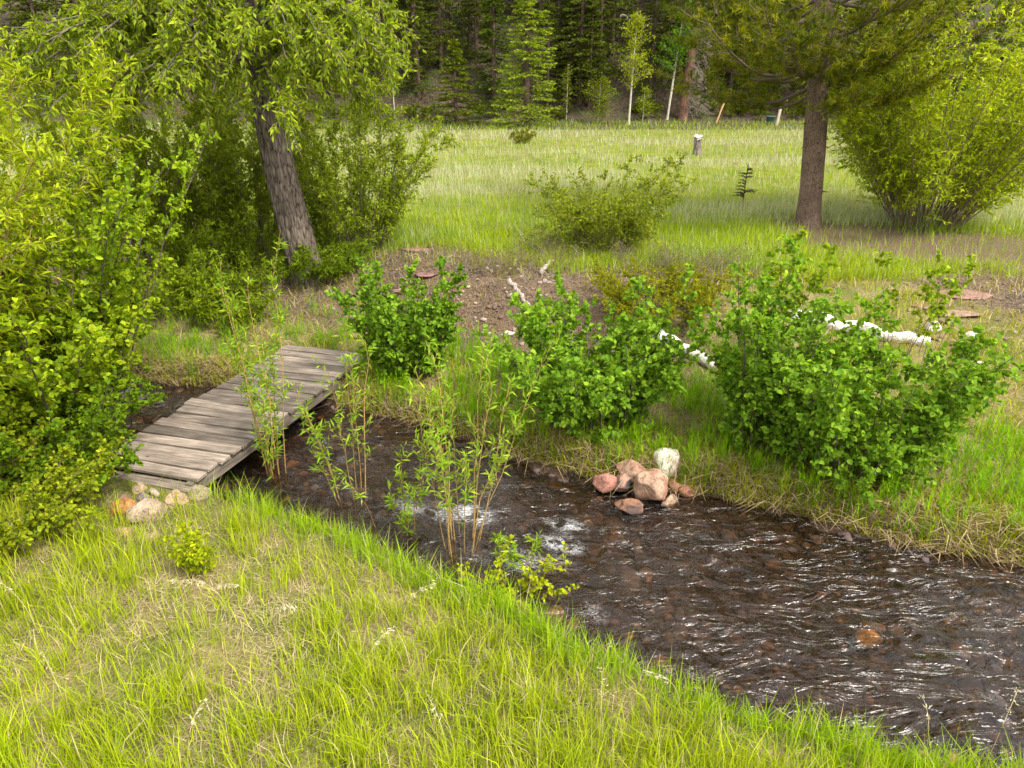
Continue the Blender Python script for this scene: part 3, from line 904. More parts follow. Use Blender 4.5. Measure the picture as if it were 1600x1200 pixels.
# willow behind the cottonwood
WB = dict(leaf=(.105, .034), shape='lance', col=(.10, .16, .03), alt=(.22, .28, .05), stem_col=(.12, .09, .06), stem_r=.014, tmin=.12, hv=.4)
for i, (px, py, h, st, lab) in enumerate([
        (555, 388, 3.5, 46, 'dense dark willow bush touching the right side of the leaning trunk'),
        (395, 385, 4.0, 40, 'dark willow bush touching the left side of the leaning trunk'),
        (300, 400, 4.3, 40, 'dark willow bush in the shade between trunk and alder thicket'),
        (215, 415, 4.8, 40, 'tall dark willow bush partly hidden behind the alder thicket')]):
    plant('willow_bush', spot(px, py), lab, 'bush', 50 + i, st, h, .50, .35, .8, 34, .46, 14, **WB)
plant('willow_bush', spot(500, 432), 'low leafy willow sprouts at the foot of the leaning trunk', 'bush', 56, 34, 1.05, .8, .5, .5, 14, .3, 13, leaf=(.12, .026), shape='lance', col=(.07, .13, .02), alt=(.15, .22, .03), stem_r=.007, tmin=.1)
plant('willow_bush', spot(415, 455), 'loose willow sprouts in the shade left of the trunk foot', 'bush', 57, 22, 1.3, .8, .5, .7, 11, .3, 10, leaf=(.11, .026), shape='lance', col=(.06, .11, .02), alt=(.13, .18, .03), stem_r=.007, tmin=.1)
for i, (px, py, h, st, lab) in enumerate([
        (330, 470, 1.5, 26, 'shaded leafy sprouts on the slope behind the upstream water'),
        (270, 500, 1.2, 26, 'low shaded sprouts beside the alder thicket above the upstream water'),
        (370, 500, .9, 20, 'short weedy sprouts on the slope above the far bridge end'),
        (250, 440, 2.2, 30, 'tall shaded sprouts between the alder thicket and dark willows'),
        (340, 420, 1.9, 26, 'thin shaded sprouts in front of the dark willows')]):
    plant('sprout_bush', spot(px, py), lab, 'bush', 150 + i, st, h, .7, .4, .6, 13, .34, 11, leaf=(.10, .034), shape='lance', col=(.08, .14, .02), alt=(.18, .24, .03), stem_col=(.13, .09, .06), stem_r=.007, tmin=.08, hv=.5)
# right hand willow
plant('round_willow', spot(1445, 352), 'large rounded willow with many fanned stems behind the pine trunk', 'willow', 60, 130, 6.6, .74, .08, .9, 34, .9, 15, leaf=(.12, .040), shape='lance', col=(.165, .245, .03), alt=(.34, .42, .05), stem_col=(.16, .11, .07), stem_r=.016, tmin=.14, hv=.55)
# mid shrubs on the far bank
plant('scrub_bush', spot(945, 392), 'loose pale green bush at the meadow edge above the bare bank', 'bush', 62, 54, 2.3, .72, .4, .6, 22, .42, 13, leaf=(.075, .036), shape='lance', col=(.09, .145, .03), alt=(.21, .25, .045), stem_col=(.16, .12, .09), stem_r=.009, tmin=.1, hv=.5)
plant('scrub_bush', spot(885, 400), 'twiggy greyish low bush left of the loose pale bush', 'bush', 63, 30, 1.0, .95, .4, .5, 12, .3, 7, leaf=(.045, .022), shape='lance', col=(.08, .12, .03), alt=(.17, .20, .05), stem_col=(.20, .16, .13), stem_r=.008, tmin=.1, hv=.5)
plant('scrub_bush', spot(1085, 420), 'almost leafless purplish twiggy bush on the bare bank', 'bush', 64, 40, .75, 1.0, .4, .5, 12, .25, 3, leaf=(.035, .02), shape='lance', col=(.10, .12, .04), alt=(.17, .18, .05), stem_col=(.19, .14, .13), stem_r=.007, tmin=.1, hv=.5)
plant('juniper_bush', spot(1025, 490), 'low golden-green juniper bush behind the rounded shrub', 'bush', 65, 54, 1.0, .95, .4, .6, 22, .26, 16, leaf=(.045, .024), shape='lance', col=(.11, .15, .015), alt=(.25, .25, .02), stem_r=.008, tmin=.1, hv=.5)
plant('meadow_bush', spot(817, 224), 'tiny isolated bush standing in the meadow before the spruces', 'bush', 66, 16, .85, .8, .3, .2, 10, .25, 10, leaf=(.11, .05), shape='lance', col=(.08, .10, .02), alt=(.15, .16, .03), stem_r=.01, tmin=.1)

for i, (px, py, h, lab) in enumerate([(1010, 418, .8, 'dead brown twiggy scrub under the loose pale bush'), (1140, 440, .7, 'dead purplish scrub beside the tall shrub'), (850, 415, .7, 'grey dead scrub at the top right of the bare bank'), (770, 420, .5, 'small dead scrub at the top of the bare bank')]):
    plant('dead_scrub', spot(px, py), lab, 'bush', 160 + i, 50, h, 1.05, .4, .5, 11, .25, 2, leaf=(.04, .02), shape='lance', col=(.10, .11, .04), alt=(.17, .17, .05), stem_col=(.17, .125, .115), stem_r=.006, tmin=.1, hv=.6)
# willow shoots at the creek
SH = dict(leaf=(.105, .021), shape='lance', col=(.115, .225, .05), alt=(.25, .36, .12), stem_col=(.34, .22, .07), up=.5, droop=.05, twup=.45, along=.9)
plant('willow_shoots', spot(432, 765), 'clump of tall slender willow shoots rising in front of the footbridge', 'willow', 70, 9, 3.5, .11, .3, .16, 16, .24, 8, stem_r=.009, tmin=.18, hv=.55, solo=60, stemleaf=14, **SH)
plant('willow_shoots', spot(557, 800), 'slender willow shoots between bridge and white water', 'willow', 71, 7, 2.8, .24, .3, .2, 11, .28, 6, stem_r=.008, tmin=.28, hv=.45, solo=60, stemleaf=8, **SH)
plant('willow_shoots', spot(715, 880), 'bushiest clump of willow shoots with bare orange lower stems', 'willow', 72, 13, 3.0, .22, .35, .22, 12, .3, 6, stem_r=.008, tmin=.38, hv=.5, solo=100, stemleaf=8, **SH)
plant('willow_shoots', spot(625, 850), 'thin reddish willow shoots at the edge of near bank', 'willow', 73, 9, 1.15, .30, .3, .25, 6, .2, 6, stem_r=.006, tmin=.5, hv=.5, **{**SH, 'stem_col': (.26, .13, .07)})
plant('willow_shoots', spot(815, 900), 'two short willow shoots standing apart in front of white water', 'willow', 74, 3, .75, .25, .3, .15, 7, .14, 7, stem_r=.004, tmin=.4, hv=.3, **SH)
# upright shoots by the pine
plant('leafy_shoots', spot(1200, 560), 'upright leafy shoots standing above the tall shrub', 'shrub', 75, 7, 2.2, .18, .2, .5, 12, .2, 9, leaf=(.08, .062), shape='ovate', col=(.10, .19, .03), alt=(.22, .29, .05), stem_r=.008, tmin=.3, hv=.3)
plant('leafy_shoots', spot(1410, 560), 'upright leafy shoots standing above the widest shrub', 'shrub', 76, 8, 1.9, .22, .2, .7, 10, .2, 8, leaf=(.075, .06), shape='ovate', col=(.10, .18, .03), alt=(.21, .28, .05), stem_r=.007, tmin=.3, hv=.3)

# ------------------------------------------------------------------ big trees
def trunk_mesh(name, path, rad, sides, material, seed, ridge=.05, per=9, flare=.5):
    rng = np.random.default_rng(seed)
    p = np.asarray(path, float)
    n0 = len(p)
    tt = np.linspace(0, 1, 90)
    q = np.stack([np.interp(tt, np.linspace(0, 1, n0), p[:, k]) for k in range(3)], 1)
    ker = np.ones(9) / 9
    q2 = np.stack([np.convolve(np.pad(q[:, k], 4, 'edge'), ker, 'valid') for k in range(3)], 1)
    q2[0], q2[-1] = q[0], q[-1]
    q = q2
    r = np.interp(tt, np.linspace(0, 1, len(rad)), rad)
    r = r * (1 + flare * np.exp(-tt * 28))
    t = nrm(np.gradient(q, axis=0))
    a = nrm(np.cross(t, np.array([0, 1., 0])))
    b = np.cross(t, a)
    an = np.arange(sides) / sides * 2 * np.pi
    zz = np.cumsum(np.concatenate([[0], np.linalg.norm(np.diff(q, axis=0), axis=1)]))
    A, Z = np.meshgrid(an, zz)
    cx, cy = np.cos(A) * per, np.sin(A) * per
    rid = 1 - np.abs(2 * fbm(cx + Z * .35 + 40, cy + Z * .9 + seed, 3) - 1)
    rr = r[:, None] * (1 + ridge * (rid - .7) * 2.4 + .06 * (fbm(np.cos(A) * 1.4 + 9, np.sin(A) * 1.4 + Z * .5, 2) - .5) * 2)
    v = q[:, None] + rr[..., None] * (np.cos(A)[..., None] * a[:, None] + np.sin(A)[..., None] * b[:, None])
    n = len(q)
    i = np.arange(n - 1)[:, None] * sides
    j = np.arange(sides)[None]
    k = (j + 1) % sides
    f = np.stack([i + j, i + k, i + sides + k, i + sides + j], -1).reshape(-1, 4)
    m = MB()
    m.add(v.reshape(-1, 3), [f])
    return m.mesh(name, material, True)

def cottonwood():
    rng = np.random.default_rng(80)
    b = spot(482, 440)
    root = empty('cottonwood_tree', b, 'leaning cottonwood with thick furrowed trunk and drooping leaves by footbridge', 'tree')
    path = np.array([[0, 0, -.25], [-.05, 0, .4], [-.16, .02, 1.3], [-.30, .05, 2.4], [-.38, .1, 3.4], [-.38, .12, 4.2], [-.40, .1, 5.4], [-.55, .1, 7.2], [-.6, .1, 9.]])
    link('trunk', trunk_mesh('trunk', path, [.38, .34, .315, .30, .285, .27, .23, .17, .06], 72, M_BARK_C, 81, .10, 4.6, .35), root)
    mw, ml = MB(), MB()
    # limbs end inside the crown
    n = 46
    az = rng.random(n) * 2 * np.pi
    zt = np.concatenate([rng.uniform(3.3, 5.6, 30), rng.uniform(5.6, 9.5, 16)])
    rad = np.where(zt < 5.6, rng.uniform(2.0, 4.6, n), rng.uniform(1.5, 3.6, n))
    ends = np.stack([-1.0 + np.cos(az) * rad, np.sin(az) * rad * .8, zt], 1)
    extra = np.array([[2.2, -1.2, 4.5], [1.7, -1.6, 4.1], [2.2, -.4, 4.7], [1.5, -2.0, 4.4], [.9, -1.4, 4.0], [-3.6, -1.6, 4.0], [-4.4, -1.0, 4.2], [-2.6, -2.4, 4.4], [-1.2, -2.6, 4.3], [.2, -2.5, 4.5], [1.9, .8, 4.4], [-3.4, -2.2, 4.6], [1.9, -.6, 3.6], [-5.0, -1.8, 4.4],
                      [2.2, -1.0, 4.6], [1.0, -2.2, 4.7], [2.0, -1.6, 4.9], [.6, -1.8, 4.1], [-1.9, -2.0, 3.9], [-2.9, -1.2, 3.7], [-.6, -2.2, 4.0], [-4.0, -2.4, 4.5]])
    ends[:, 0] = np.minimum(ends[:, 0], 1.9 + .4 * rng.random(len(ends)))
    ends = np.concatenate([ends, extra])
    n = len(ends)
    zs = np.clip(ends[:, 2] + rng.uniform(.0, 1.6, n), 3.9, 8.5)
    st = np.stack([np.interp(zs, path[:, 2], path[:, k]) for k in range(3)], 1)
    K = 10
    t = np.linspace(0, 1, K)
    P = st[:, None] * (1 - t)[None, :, None] + ends[:, None] * t[None, :, None]
    P[:, :, 2] += (np.sin(t * np.pi) * .55)[None] * rng.uniform(.3, 1.2, (n, 1))
    P += np.cumsum(rng.normal(size=P.shape) * .045, 1)
    tubes(mw, P, (.05 * (1 - t) ** 1.3 + .008)[None] * rng.uniform(.5, 1.2, (n, 1)), 6, (.13, .105, .085))
    T = 46
    tt = .30 + .70 * rng.random((n, T))
    x = tt * (K - 1)
    i0 = np.minimum(x.astype(int), K - 2)
    fr = (x - i0)[..., None]
    si = np.arange(n)[:, None]
    o = (P[si, i0] * (1 - fr) + P[si, i0 + 1] * fr).reshape(-1, 3)
    td = nrm(nrm(rng.normal(size=o.shape)) * .9 + nrm(ends - st).repeat(T, 0) * .5 - UP * .25)
    tl = rng.uniform(.2, .6, len(o))
    kk = np.linspace(0, 1, 3)
    g = lambda u: o[:, None] + tl[:, None, None] * (u[..., None] * td[:, None] - (u ** 2)[..., None] * UP * .45)
    tubes(mw, g(np.repeat(kk[None], len(o), 0)), np.repeat((.007 * (1 - .6 * kk))[None], len(o), 0), 3, (.16, .13, .08))
    nl = 13
    lt = .1 + .9 * rng.random((len(o), nl))
    lp = g(lt).reshape(-1, 3)
    ld = nrm(np.repeat(td, nl, 0) * .45 + nrm(rng.normal(size=lp.shape)) * .75 - UP * .5)
    k = (lp[:, 2] > 2.95 + .5 * rng.random(len(lp)))
    lp, ld = lp[k], ld[k]
    N = len(lp)
    ln = nrm(UP * .6 + nrm(rng.normal(size=(N, 3))))
    sz = rng.uniform(.7, 1.2, N)
    leaves(ml, lp, ld, ln, .13 * sz, .046 * sz, tints(rng, N, (.09, .155, .03), (.25, .315, .07)), 'lance', .25, .2)
    link('limbs', mw.mesh('limbs', M_STEM, True), root)
    link('crown', ml.mesh('crown', M_LEAF), root, kind='stuff')
cottonwood()

def needle_tufts(mb, P, D, L, n, W, rng, col, alt, spread=.55):
    """bundles of needles round shoot tips"""
    m = len(P)
    d = nrm(np.repeat(D, n, 0) * .75 + nrm(rng.normal(size=(m * n, 3))) * spread)
    p = np.repeat(P, n, 0) + np.repeat(D, n, 0) * (rng.random((m * n, 1)) - .6) * L * .9
    s = nrm(np.cross(d, rng.normal(size=d.shape)))
    ll = L * rng.uniform(.7, 1.15, (m * n, 1))
    v = np.stack([p - s * W * .5, p + s * W * .5, p + d * ll], 1)
    c = np.repeat(tints(rng, m, col, alt, .2), n, 0) * rng.uniform(.8, 1.2, (m * n, 1))
    mb.add(v.reshape(-1, 3), [np.arange(m * n * 3).reshape(-1, 3)], np.repeat(c, 3, 0))

def pine():
    rng = np.random.default_rng(90)
    b = spot(1262, 352)
    root = empty('pine_tree', b, 'mature pine with straight reddish-brown trunk and long-needled drooping boughs', 'tree')
    ht = 13.5
    path = np.array([[0, 0, -.2], [-.08, 0, 1], [-.32, 0, 3], [-.62, 0, 6], [-.8, 0, 9.5], [-.8, 0, ht]])
    link('trunk', trunk_mesh('trunk', path, [.33, .29, .27, .23, .15, .03], 56, M_BARK_P, 91, .035, 7, .18), root)
    for _ in range(26):
        stub = MB()
        z = rng.uniform(.8, 3.8)
        a = rng.uniform(-math.pi, 0) if rng.random() < .8 else rng.uniform(0, math.pi)
        d = np.array([math.cos(a), math.sin(a), .05])
        p0 = np.array([np.interp(z, path[:, 2], path[:, 0]), 0, z]) + d * .235
        tube(stub, [p0, p0 + d * .09, p0 + d * rng.uniform(.1, .22) - UP * .02], [.03, .018, .008], 6, (.12, .08, .06))
        link('branch_stub', stub.mesh('branch_stub', M_STEM, True), root)
    mw, mn = MB(), MB()
    zs = np.concatenate([np.linspace(3.2, 6.6, 50), np.linspace(6.8, ht - .4, 46)])
    zs = zs + rng.normal(size=len(zs)) * .08
    n = len(zs)
    az = rng.random(n) * 2 * np.pi
    L = np.interp(zs, [3, 4.5, 7, ht], [2.9, 3.9, 3.4, .5]) * rng.uniform(.75, 1.15, n)
    out = np.stack([np.cos(az), np.sin(az), 0 * az], 1)
    K = 9
    t = np.linspace(0, 1, K)
    st = np.stack([np.interp(zs, path[:, 2], path[:, 0]), 0 * zs, zs], 1)
    rise = np.interp(zs, [3, 6, ht], [-.22, .0, .35])
    P = st[:, None] + L[:, None, None] * (t[None, :, None] * out[:, None] + UP * (rise[:, None] * t + .30 * t ** 2 - .12 * np.sin(t * 3))[..., None])
    P += np.cumsum(rng.normal(size=P.shape) * .025, 1)
    tubes(mw, P, (.045 * (1 - t) + .008)[None] * (L / 3.4)[:, None], 5, (.12, .085, .065))
    T = 30
    tt = .22 + .78 * rng.random((n, T)) ** .75
    x = tt * (K - 1)
    i0 = np.minimum(x.astype(int), K - 2)
    fr = (x - i0)[..., None]
    si = np.arange(n)[:, None]
    o = (P[si, i0] * (1 - fr) + P[si, i0 + 1] * fr).reshape(-1, 3)
    bd = np.repeat(out, T, 0)
    td = nrm(bd * .75 + nrm(rng.normal(size=o.shape)) * np.array([1, 1, .5]) * .8 + UP * .28)
    tl = rng.uniform(.25, .75, len(o)) * np.repeat(L / 3.4, T)
    kk = np.linspace(0, 1, 3)
    TP = o[:, None] + tl[:, None, None] * (kk[None, :, None] * td[:, None] + (kk ** 2)[None, :, None] * UP * .18)
    tubes(mw, TP, np.repeat((.011 * (1 - .6 * kk))[None], len(o), 0), 3, (.15, .10, .07))
    for u, cnt in ((1.0, 26), (.72, 20), (.45, 12)):
        p = o + tl[:, None] * (u * td + u * u * UP * .18)
        d = nrm(td + UP * .25 + rng.normal(size=td.shape) * .25)
        j = rng.normal(size=p.shape) * .06
        low = (p[:, 2] < 6.8)
        needle_tufts(mn, (p + j)[low], d[low], .19, cnt, .020, rng, (.05, .078, .014), (.185, .20, .03), .85)
        needle_tufts(mn, (p + j)[~low], d[~low], .19, 8, .028, rng, (.05, .078, .014), (.17, .18, .03))
    link('limbs', mw.mesh('limbs', M_STEM, True), root)
    link('crown', mn.mesh('crown', M_NEEDLE), root, kind='stuff')
pine()

# ------------------------------------------------------------------ conifers of the far edge
def conifer_parts(seed, ht, rbase, z0, whorl, per, col, alt, tri, trunk_r, droop=.25, wneed=.06, lneed=.16, dens=1., dead=0):
    rng = np.random.default_rng(seed)
    tm, mn = MB(), MB()
    tube(tm, [[0, 0, -.4], [0, 0, ht * .3], [0, 0, ht * .7], [0, 0, ht]], [trunk_r * 1.15, trunk_r * .85, trunk_r * .45, .02], 9, (1, 1, 1))
    zs = np.arange(z0, ht - .15, whorl)
    Z = np.repeat(zs, per) + rng.normal(size=len(zs) * per) * whorl * .3
    n = len(Z)
    az = rng.random(n) * 2 * np.pi
    f = np.clip((ht - Z) / (ht - z0), 0, 1)
    L = (rbase * f ** .85 + .12) * rng.uniform(.65, 1.12, n)
    out = np.stack([np.cos(az), np.sin(az), 0 * az], 1)
    sid = np.stack([-np.sin(az), np.cos(az), 0 * az], 1)
    dr = droop * (.4 + f)
    bw = MB()
    K = 5
    t = np.linspace(0, 1, K)
    path = lambda u: np.stack([0 * Z, 0 * Z, Z], 1)[:, None] + L[:, None, None] * (u[..., None] * out[:, None] + UP * (-dr[:, None] * u * 1.3 + .9 * dr[:, None] * u ** 2.5)[..., None])
    tubes(bw, path(np.repeat(t[None], n, 0)), np.repeat((.03 * (1 - t) + .006)[None], n, 0), 3, (.10, .07, .055))
    T = int(12 * dens)
    tt = .12 + .88 * rng.random((n, T))
    o = path(tt).reshape(-1, 3)
    sg = rng.choice([-1, 1], (n, T))
    td = nrm(out[:, None] * .75 + sid[:, None] * sg[..., None] * .75 + UP * (-.10 + .2 * rng.random((n, T)))[..., None]).reshape(-1, 3)
    tl = (L[:, None] * .42 * (1.1 - .75 * tt) * rng.uniform(.6, 1.2, (n, T))).reshape(-1)
    for u in np.linspace(.15, 1, tri):
        p = o + td * (tl * u)[:, None] - UP * (.06 * u)
        needle_tufts(mn, p, td, lneed, 4, wneed, rng, col, alt, .5)
    return tm, bw, mn

def conifer_proto(name, label, loc, group=None, cat='tree', **kw):
    root = empty(name, loc, label, cat, group)
    tm, bw, mn = conifer_parts(**kw)
    link('trunk', tm.mesh('trunk', M_BARK_D, True), root)
    link('limbs', bw.mesh('limbs', M_STEM, True), root, kind='stuff')
    link('crown', mn.mesh('crown', M_NEEDLE), root, kind='stuff')
    return root

SPR = dict(col=(.085, .145, .04), alt=(.25, .32, .07))
DRK = dict(col=(.035, .055, .02), alt=(.09, .115, .03))
conifer_proto('spruce_tree', 'short wide dark spruce at the meadow edge beside the tall bright spruce', spot(713, 195), seed=201, ht=5.9, rbase=2.15, z0=.55, whorl=.30, per=8, tri=3, trunk_r=.16, droop=.2, **{'col': (.045, .075, .018), 'alt': (.14, .17, .03)})
conifer_proto('spruce_tree', 'tall bright green spruce with tiered boughs at the meadow edge', spot(823, 198), seed=202, ht=12.5, rbase=2.5, z0=.35, whorl=.36, per=9, tri=3, trunk_r=.2, droop=.3, **SPR)
pA = conifer_proto('fir_tree', 'dark green fir rising directly behind the tall bright spruce', spot(772, 165), seed=203, ht=12, rbase=2.0, z0=.6, whorl=.42, per=7, tri=2, trunk_r=.18, wneed=.09, lneed=.2, **{'col': (.03, .055, .02), 'alt': (.075, .11, .03)})
LF = 'dark forest fir standing on the brown hillside'
GF = 'dark firs on the hillside'
pB = conifer_proto('fir_tree', LF, spot(905, 160), GF, seed=204, ht=15, rbase=2.6, z0=1.2, whorl=.55, per=7, tri=2, trunk_r=.22, wneed=.10, lneed=.22, droop=.3, **DRK)
LP_ = 'bare-stemmed forest pine with high dark crown on the hillside'
GP = 'bare-stemmed pines on the hillside'
pC = conifer_proto('forest_pine', LP_, spot(991, 70), GP, seed=205, ht=17, rbase=2.2, z0=6.5, whorl=.6, per=5, tri=2, trunk_r=.24, wneed=.11, lneed=.24, droop=.1, **DRK)
rng = np.random.default_rng(17)
for px, py, s in [(872, 120, .95), (935, 130, .9), (1120, 120, 1.), (1180, 150, .9), (1230, 140, 1.05), (1150, 60, 1.1), (1320, 150, 1.0), (1400, 150, .9), (1470, 130, 1.1), (1560, 140, 1.15), (1640, 150, 1.), (620, 60, .9), (560, 110, .8), (480, 90, 1.),
                   (400, 80, .9), (320, 110, 1.), (230, 80, 1.05), (140, 100, 1.), (60, 90, 1.1), (-40, 110, 1.), (860, 40, 1.05), (930, 20, 1.1), (800, 30, 1.1), (1040, 10, 1.1), (1750, 140, 1.1), (-160, 120, 1.1), (890, 150, .7), (920, 168, .6), (1015, 150, .75), (1095, 160, .6), (1140, 150, .8), (1205, 120, 1.), (1260, 170, .8), (855, 165, .6), (955, 90, 1.), (1060, 100, 1.1), (520, 150, .7), (450, 160, .7), (360, 165, .8), (260, 150, .9), (180, 160, .8), (90, 165, .9), (650, 20, 1.1), (745, 100, .7), (655, 150, .7), (690, 110, .85), (600, 140, .75), (735, 60, .9), (640, 90, 1.)]:
    lab, gr = (LF, GF) if s > .82 else ('young dark fir at the foot of the brown hillside', 'young firs at the hill foot')
    if px < 560:
        lab, gr = 'dark hillside fir glimpsed behind the leaning cottonwood', 'firs behind the cottonwood'
    elif px > 1290:
        lab, gr = 'dark hillside fir behind the pine and rounded willow', 'firs behind the pine'
    dup(pB, spot(px, py), rng.random() * 6.3, s * rng.uniform(.9, 1.1), lab, gr)
for px, py, s in [(1020, 90, .9), (1085, 40, 1.), (965, 40, .8), (1100, 100, .75), (900, 30, .9), (650, 120, .8), (700, 40, .9), (580, 30, 1.), (300, 40, 1.), (1290, 60, 1.), (845, 90, .7), (745, 20, 1.)]:
    dup(pC, spot(px, py), rng.random() * 6.3, s, LP_, GP)

def bare_pine():
    rg = np.random.default_rng(210)
    b = spot(1066, 186)
    root = empty('forest_pine', b, 'reddish pine trunk with dead grey lower twigs at the meadow edge', 'tree')
    path = [[0, 0, -.3], [.12, 0, 3], [.35, .1, 8], [.5, .1, 13]]
    link('trunk', trunk_mesh('trunk', path, [.36, .31, .24, .05], 24, M_RED, 211, .05, 5, .2), root)
    m = MB()
    n = 90
    z = rg.uniform(.9, 7, n)
    az = rg.uniform(-1.6, 1.4, n)
    L = rg.uniform(.8, 2.6, n)
    t = np.linspace(0, 1, 6)
    d = np.stack([np.cos(az), np.sin(az), 0 * az], 1)
    P = np.stack([.12 + 0 * z, 0 * z, z], 1)[:, None] + L[:, None, None] * (t[None, :, None] * d[:, None] - UP * (t ** 2)[None, :, None] * rg.uniform(.1, .7, (n, 1, 1)))
    P += np.cumsum(rg.normal(size=P.shape) * .05, 1)
    tubes(m, P, np.repeat((.022 * (1 - t) + .006)[None], n, 0), 3, (.24, .19, .16))
    o = P[:, 2:].reshape(-1, 3).repeat(3, 0)
    dd = nrm(rg.normal(size=o.shape) + d.repeat(12, 0) * .7 - UP * .5)
    tubes(m, o[:, None] + dd[:, None] * np.linspace(0, .6, 3)[None, :, None], np.full((len(o), 3), .008), 3, (.26, .21, .18))
    link('dead_twigs', m.mesh('dead_twigs', M_STEM), root)
    tm, bw, mn = conifer_parts(212, 14, 2.4, 7, .6, 5, (.03, .045, .015), (.07, .085, .02), 2, .1, .1, .11, .24)
    link('limbs', bw.mesh('limbs', M_STEM), root)
    link('crown', mn.mesh('crown', M_NEEDLE), root, kind='stuff')
M_RED = bark_mat('red_bark', (.10, .05, .035), (.27, .15, .105), 9, .3, .8)
bare_pine()

def aspen(px, py, ht, label, seed, col, alt, lean=0., rad=1.0, z0=.35, n=26, tr=.07, lsz=.12, dens=10):
    rg = np.random.default_rng(seed)
    b = spot(px, py)
    root = empty('aspen_tree', b, label, 'tree')
    path = np.array([[0, 0, -.2], [lean * .3, 0, ht * .3], [lean * .6, 0, ht * .65], [lean, 0, ht]])
    link('trunk', trunk_mesh('trunk', path, [tr, tr * .8, tr * .5, .012], 12, M_BARK_A, seed, .02, 3, .1), root)
    z = ht * rg.uniform(z0, .98, n)
    az = rg.random(n) * 6.283
    f = (1 - z / ht)
    L = rad * rg.uniform(.45, 1.1, n) * np.clip(f * 1.9 + .18, 0, 1)
    d = np.stack([np.cos(az), np.sin(az), .45 + 0 * az], 1)
    t = np.linspace(0, 1, 5)
    st = np.stack([np.interp(z, path[:, 2], path[:, 0]), 0 * z, z], 1)
    P = st[:, None] + L[:, None, None] * (t[None, :, None] * d[:, None])
    P += np.cumsum(rg.normal(size=P.shape) * .03, 1)
    mw, ml = MB(), MB()
    tubes(mw, P, np.repeat((.018 * (1 - t) + .005)[None], n, 0), 3, (.30, .27, .20))
    o = P[:, 1:].reshape(-1, 3)
    lp = o.repeat(dens, 0) + rg.normal(size=(len(o) * dens, 3)) * np.array([.17, .17, .14])
    N = len(lp)
    leaves(ml, lp, nrm(rg.normal(size=(N, 3)) - UP * .4), nrm(UP * .5 + rg.normal(size=(N, 3))), lsz * rg.uniform(.7, 1.2, N), lsz * .85, tints(rg, N, col, alt), 'lance')
    link('limbs', mw.mesh('limbs', M_STEM), root)
    link('crown', ml.mesh('crown', M_LEAF), root, kind='stuff')
aspen(982, 195, 7.4, 'slim white-stemmed aspen with yellow-green leaves at the meadow edge', 220, (.14, .19, .03), (.25, .29, .05), .12, 1.55, .33, 46, .085, .13, 12)
aspen(1042, 187, 9.8, 'taller aspen with vivid green leaves beside the reddish pine trunk', 221, (.06, .16, .02), (.13, .25, .03), .75, 1.7, .36, 60, .10, .14, 12)
aspen(885, 186, 4.0, 'thin aspen sapling at the right edge of the tall bright spruce', 222, (.08, .12, .03), (.16, .19, .04), .0, .7, .25, 14, .04, .11, 9)
aspen(934, 192, 3.2, 'small bushy yellow-green aspen sapling left of the slim aspen', 223, (.11, .16, .025), (.21, .25, .03), .1, 1.2, .08, 30, .045, .12, 12)
aspen(617, 184, 4.6, 'spindly aspen sapling on the shaded meadow edge', 224, (.06, .10, .02), (.12, .16, .03), .0, .8, .4, 12, .04, .11, 8)
aspen(1004, 190, 2.4, 'knee-high aspen sprout right of the slim aspen', 225, (.10, .16, .025), (.2, .25, .03), .0, .8, .1, 14, .03, .11, 9)

# undergrowth at the foot of the hill
for i, (px, py, h, lab) in enumerate([(570, 182, 1.5, 'low green bush at the hill foot behind the leaning trunk'), (660, 184, 1.3, 'low bush at the hill foot left of the dark spruce'), (760, 180, 1.6, 'low bush at the hill foot between the two spruces'), (860, 184, 1.2, 'low bush at the foot of the thin aspen sapling'),
                                      (1010, 180, 1.1, 'low dark bush between the two aspens'), (1100, 176, 1.4, 'green bush at the hill foot right of the reddish trunk'), (1140, 178, 1.4, 'rich green bush behind the leaning orange stake'), (1180, 180, 1.9, 'bush at the hill foot behind the leaning grey post'), (1230, 182, 1.8, 'bush at the hill foot left of the pine trunk'),
                                      (500, 182, 1.8, 'bush at the hill foot just right of the leaning trunk'), (420, 184, 1.8, 'bush at the hill foot left of the leaning trunk'), (330, 184, 2.0, 'bush at the hill foot behind the shaded willows')]):
    plant('undergrowth_bush', spot(px, py), lab, 'bush', 240 + i, 22, h, .95, .4, .8, 9, .5, 8, leaf=(.17, .10), shape='lance', col=(.05, .085, .022), alt=(.13, .16, .035), stem_r=.015, tmin=.1, hv=.5)
for i, (px, py, h, lab) in enumerate([(1500, 30, 9, 'deep green leafy tree behind the top of the rounded willow'), (1590, 60, 8, 'leafy tree filling the corner behind the rounded willow'), (1420, 110, 6.5, 'shaded leafy tree between pine boughs and rounded willow')]):
    p = np.array([(px - 800) / FPX * 36, 33., 0])
    plant('background_tree', (p[0], p[1], gz(p[0], p[1])), lab, 'tree', 260 + i, 34, h, .42, .3, .7, 24, .9, 10, leaf=(.17, .10), shape='lance', col=(.04, .09, .02), alt=(.10, .17, .03), stem_r=.05, tmin=.2, hv=.5)

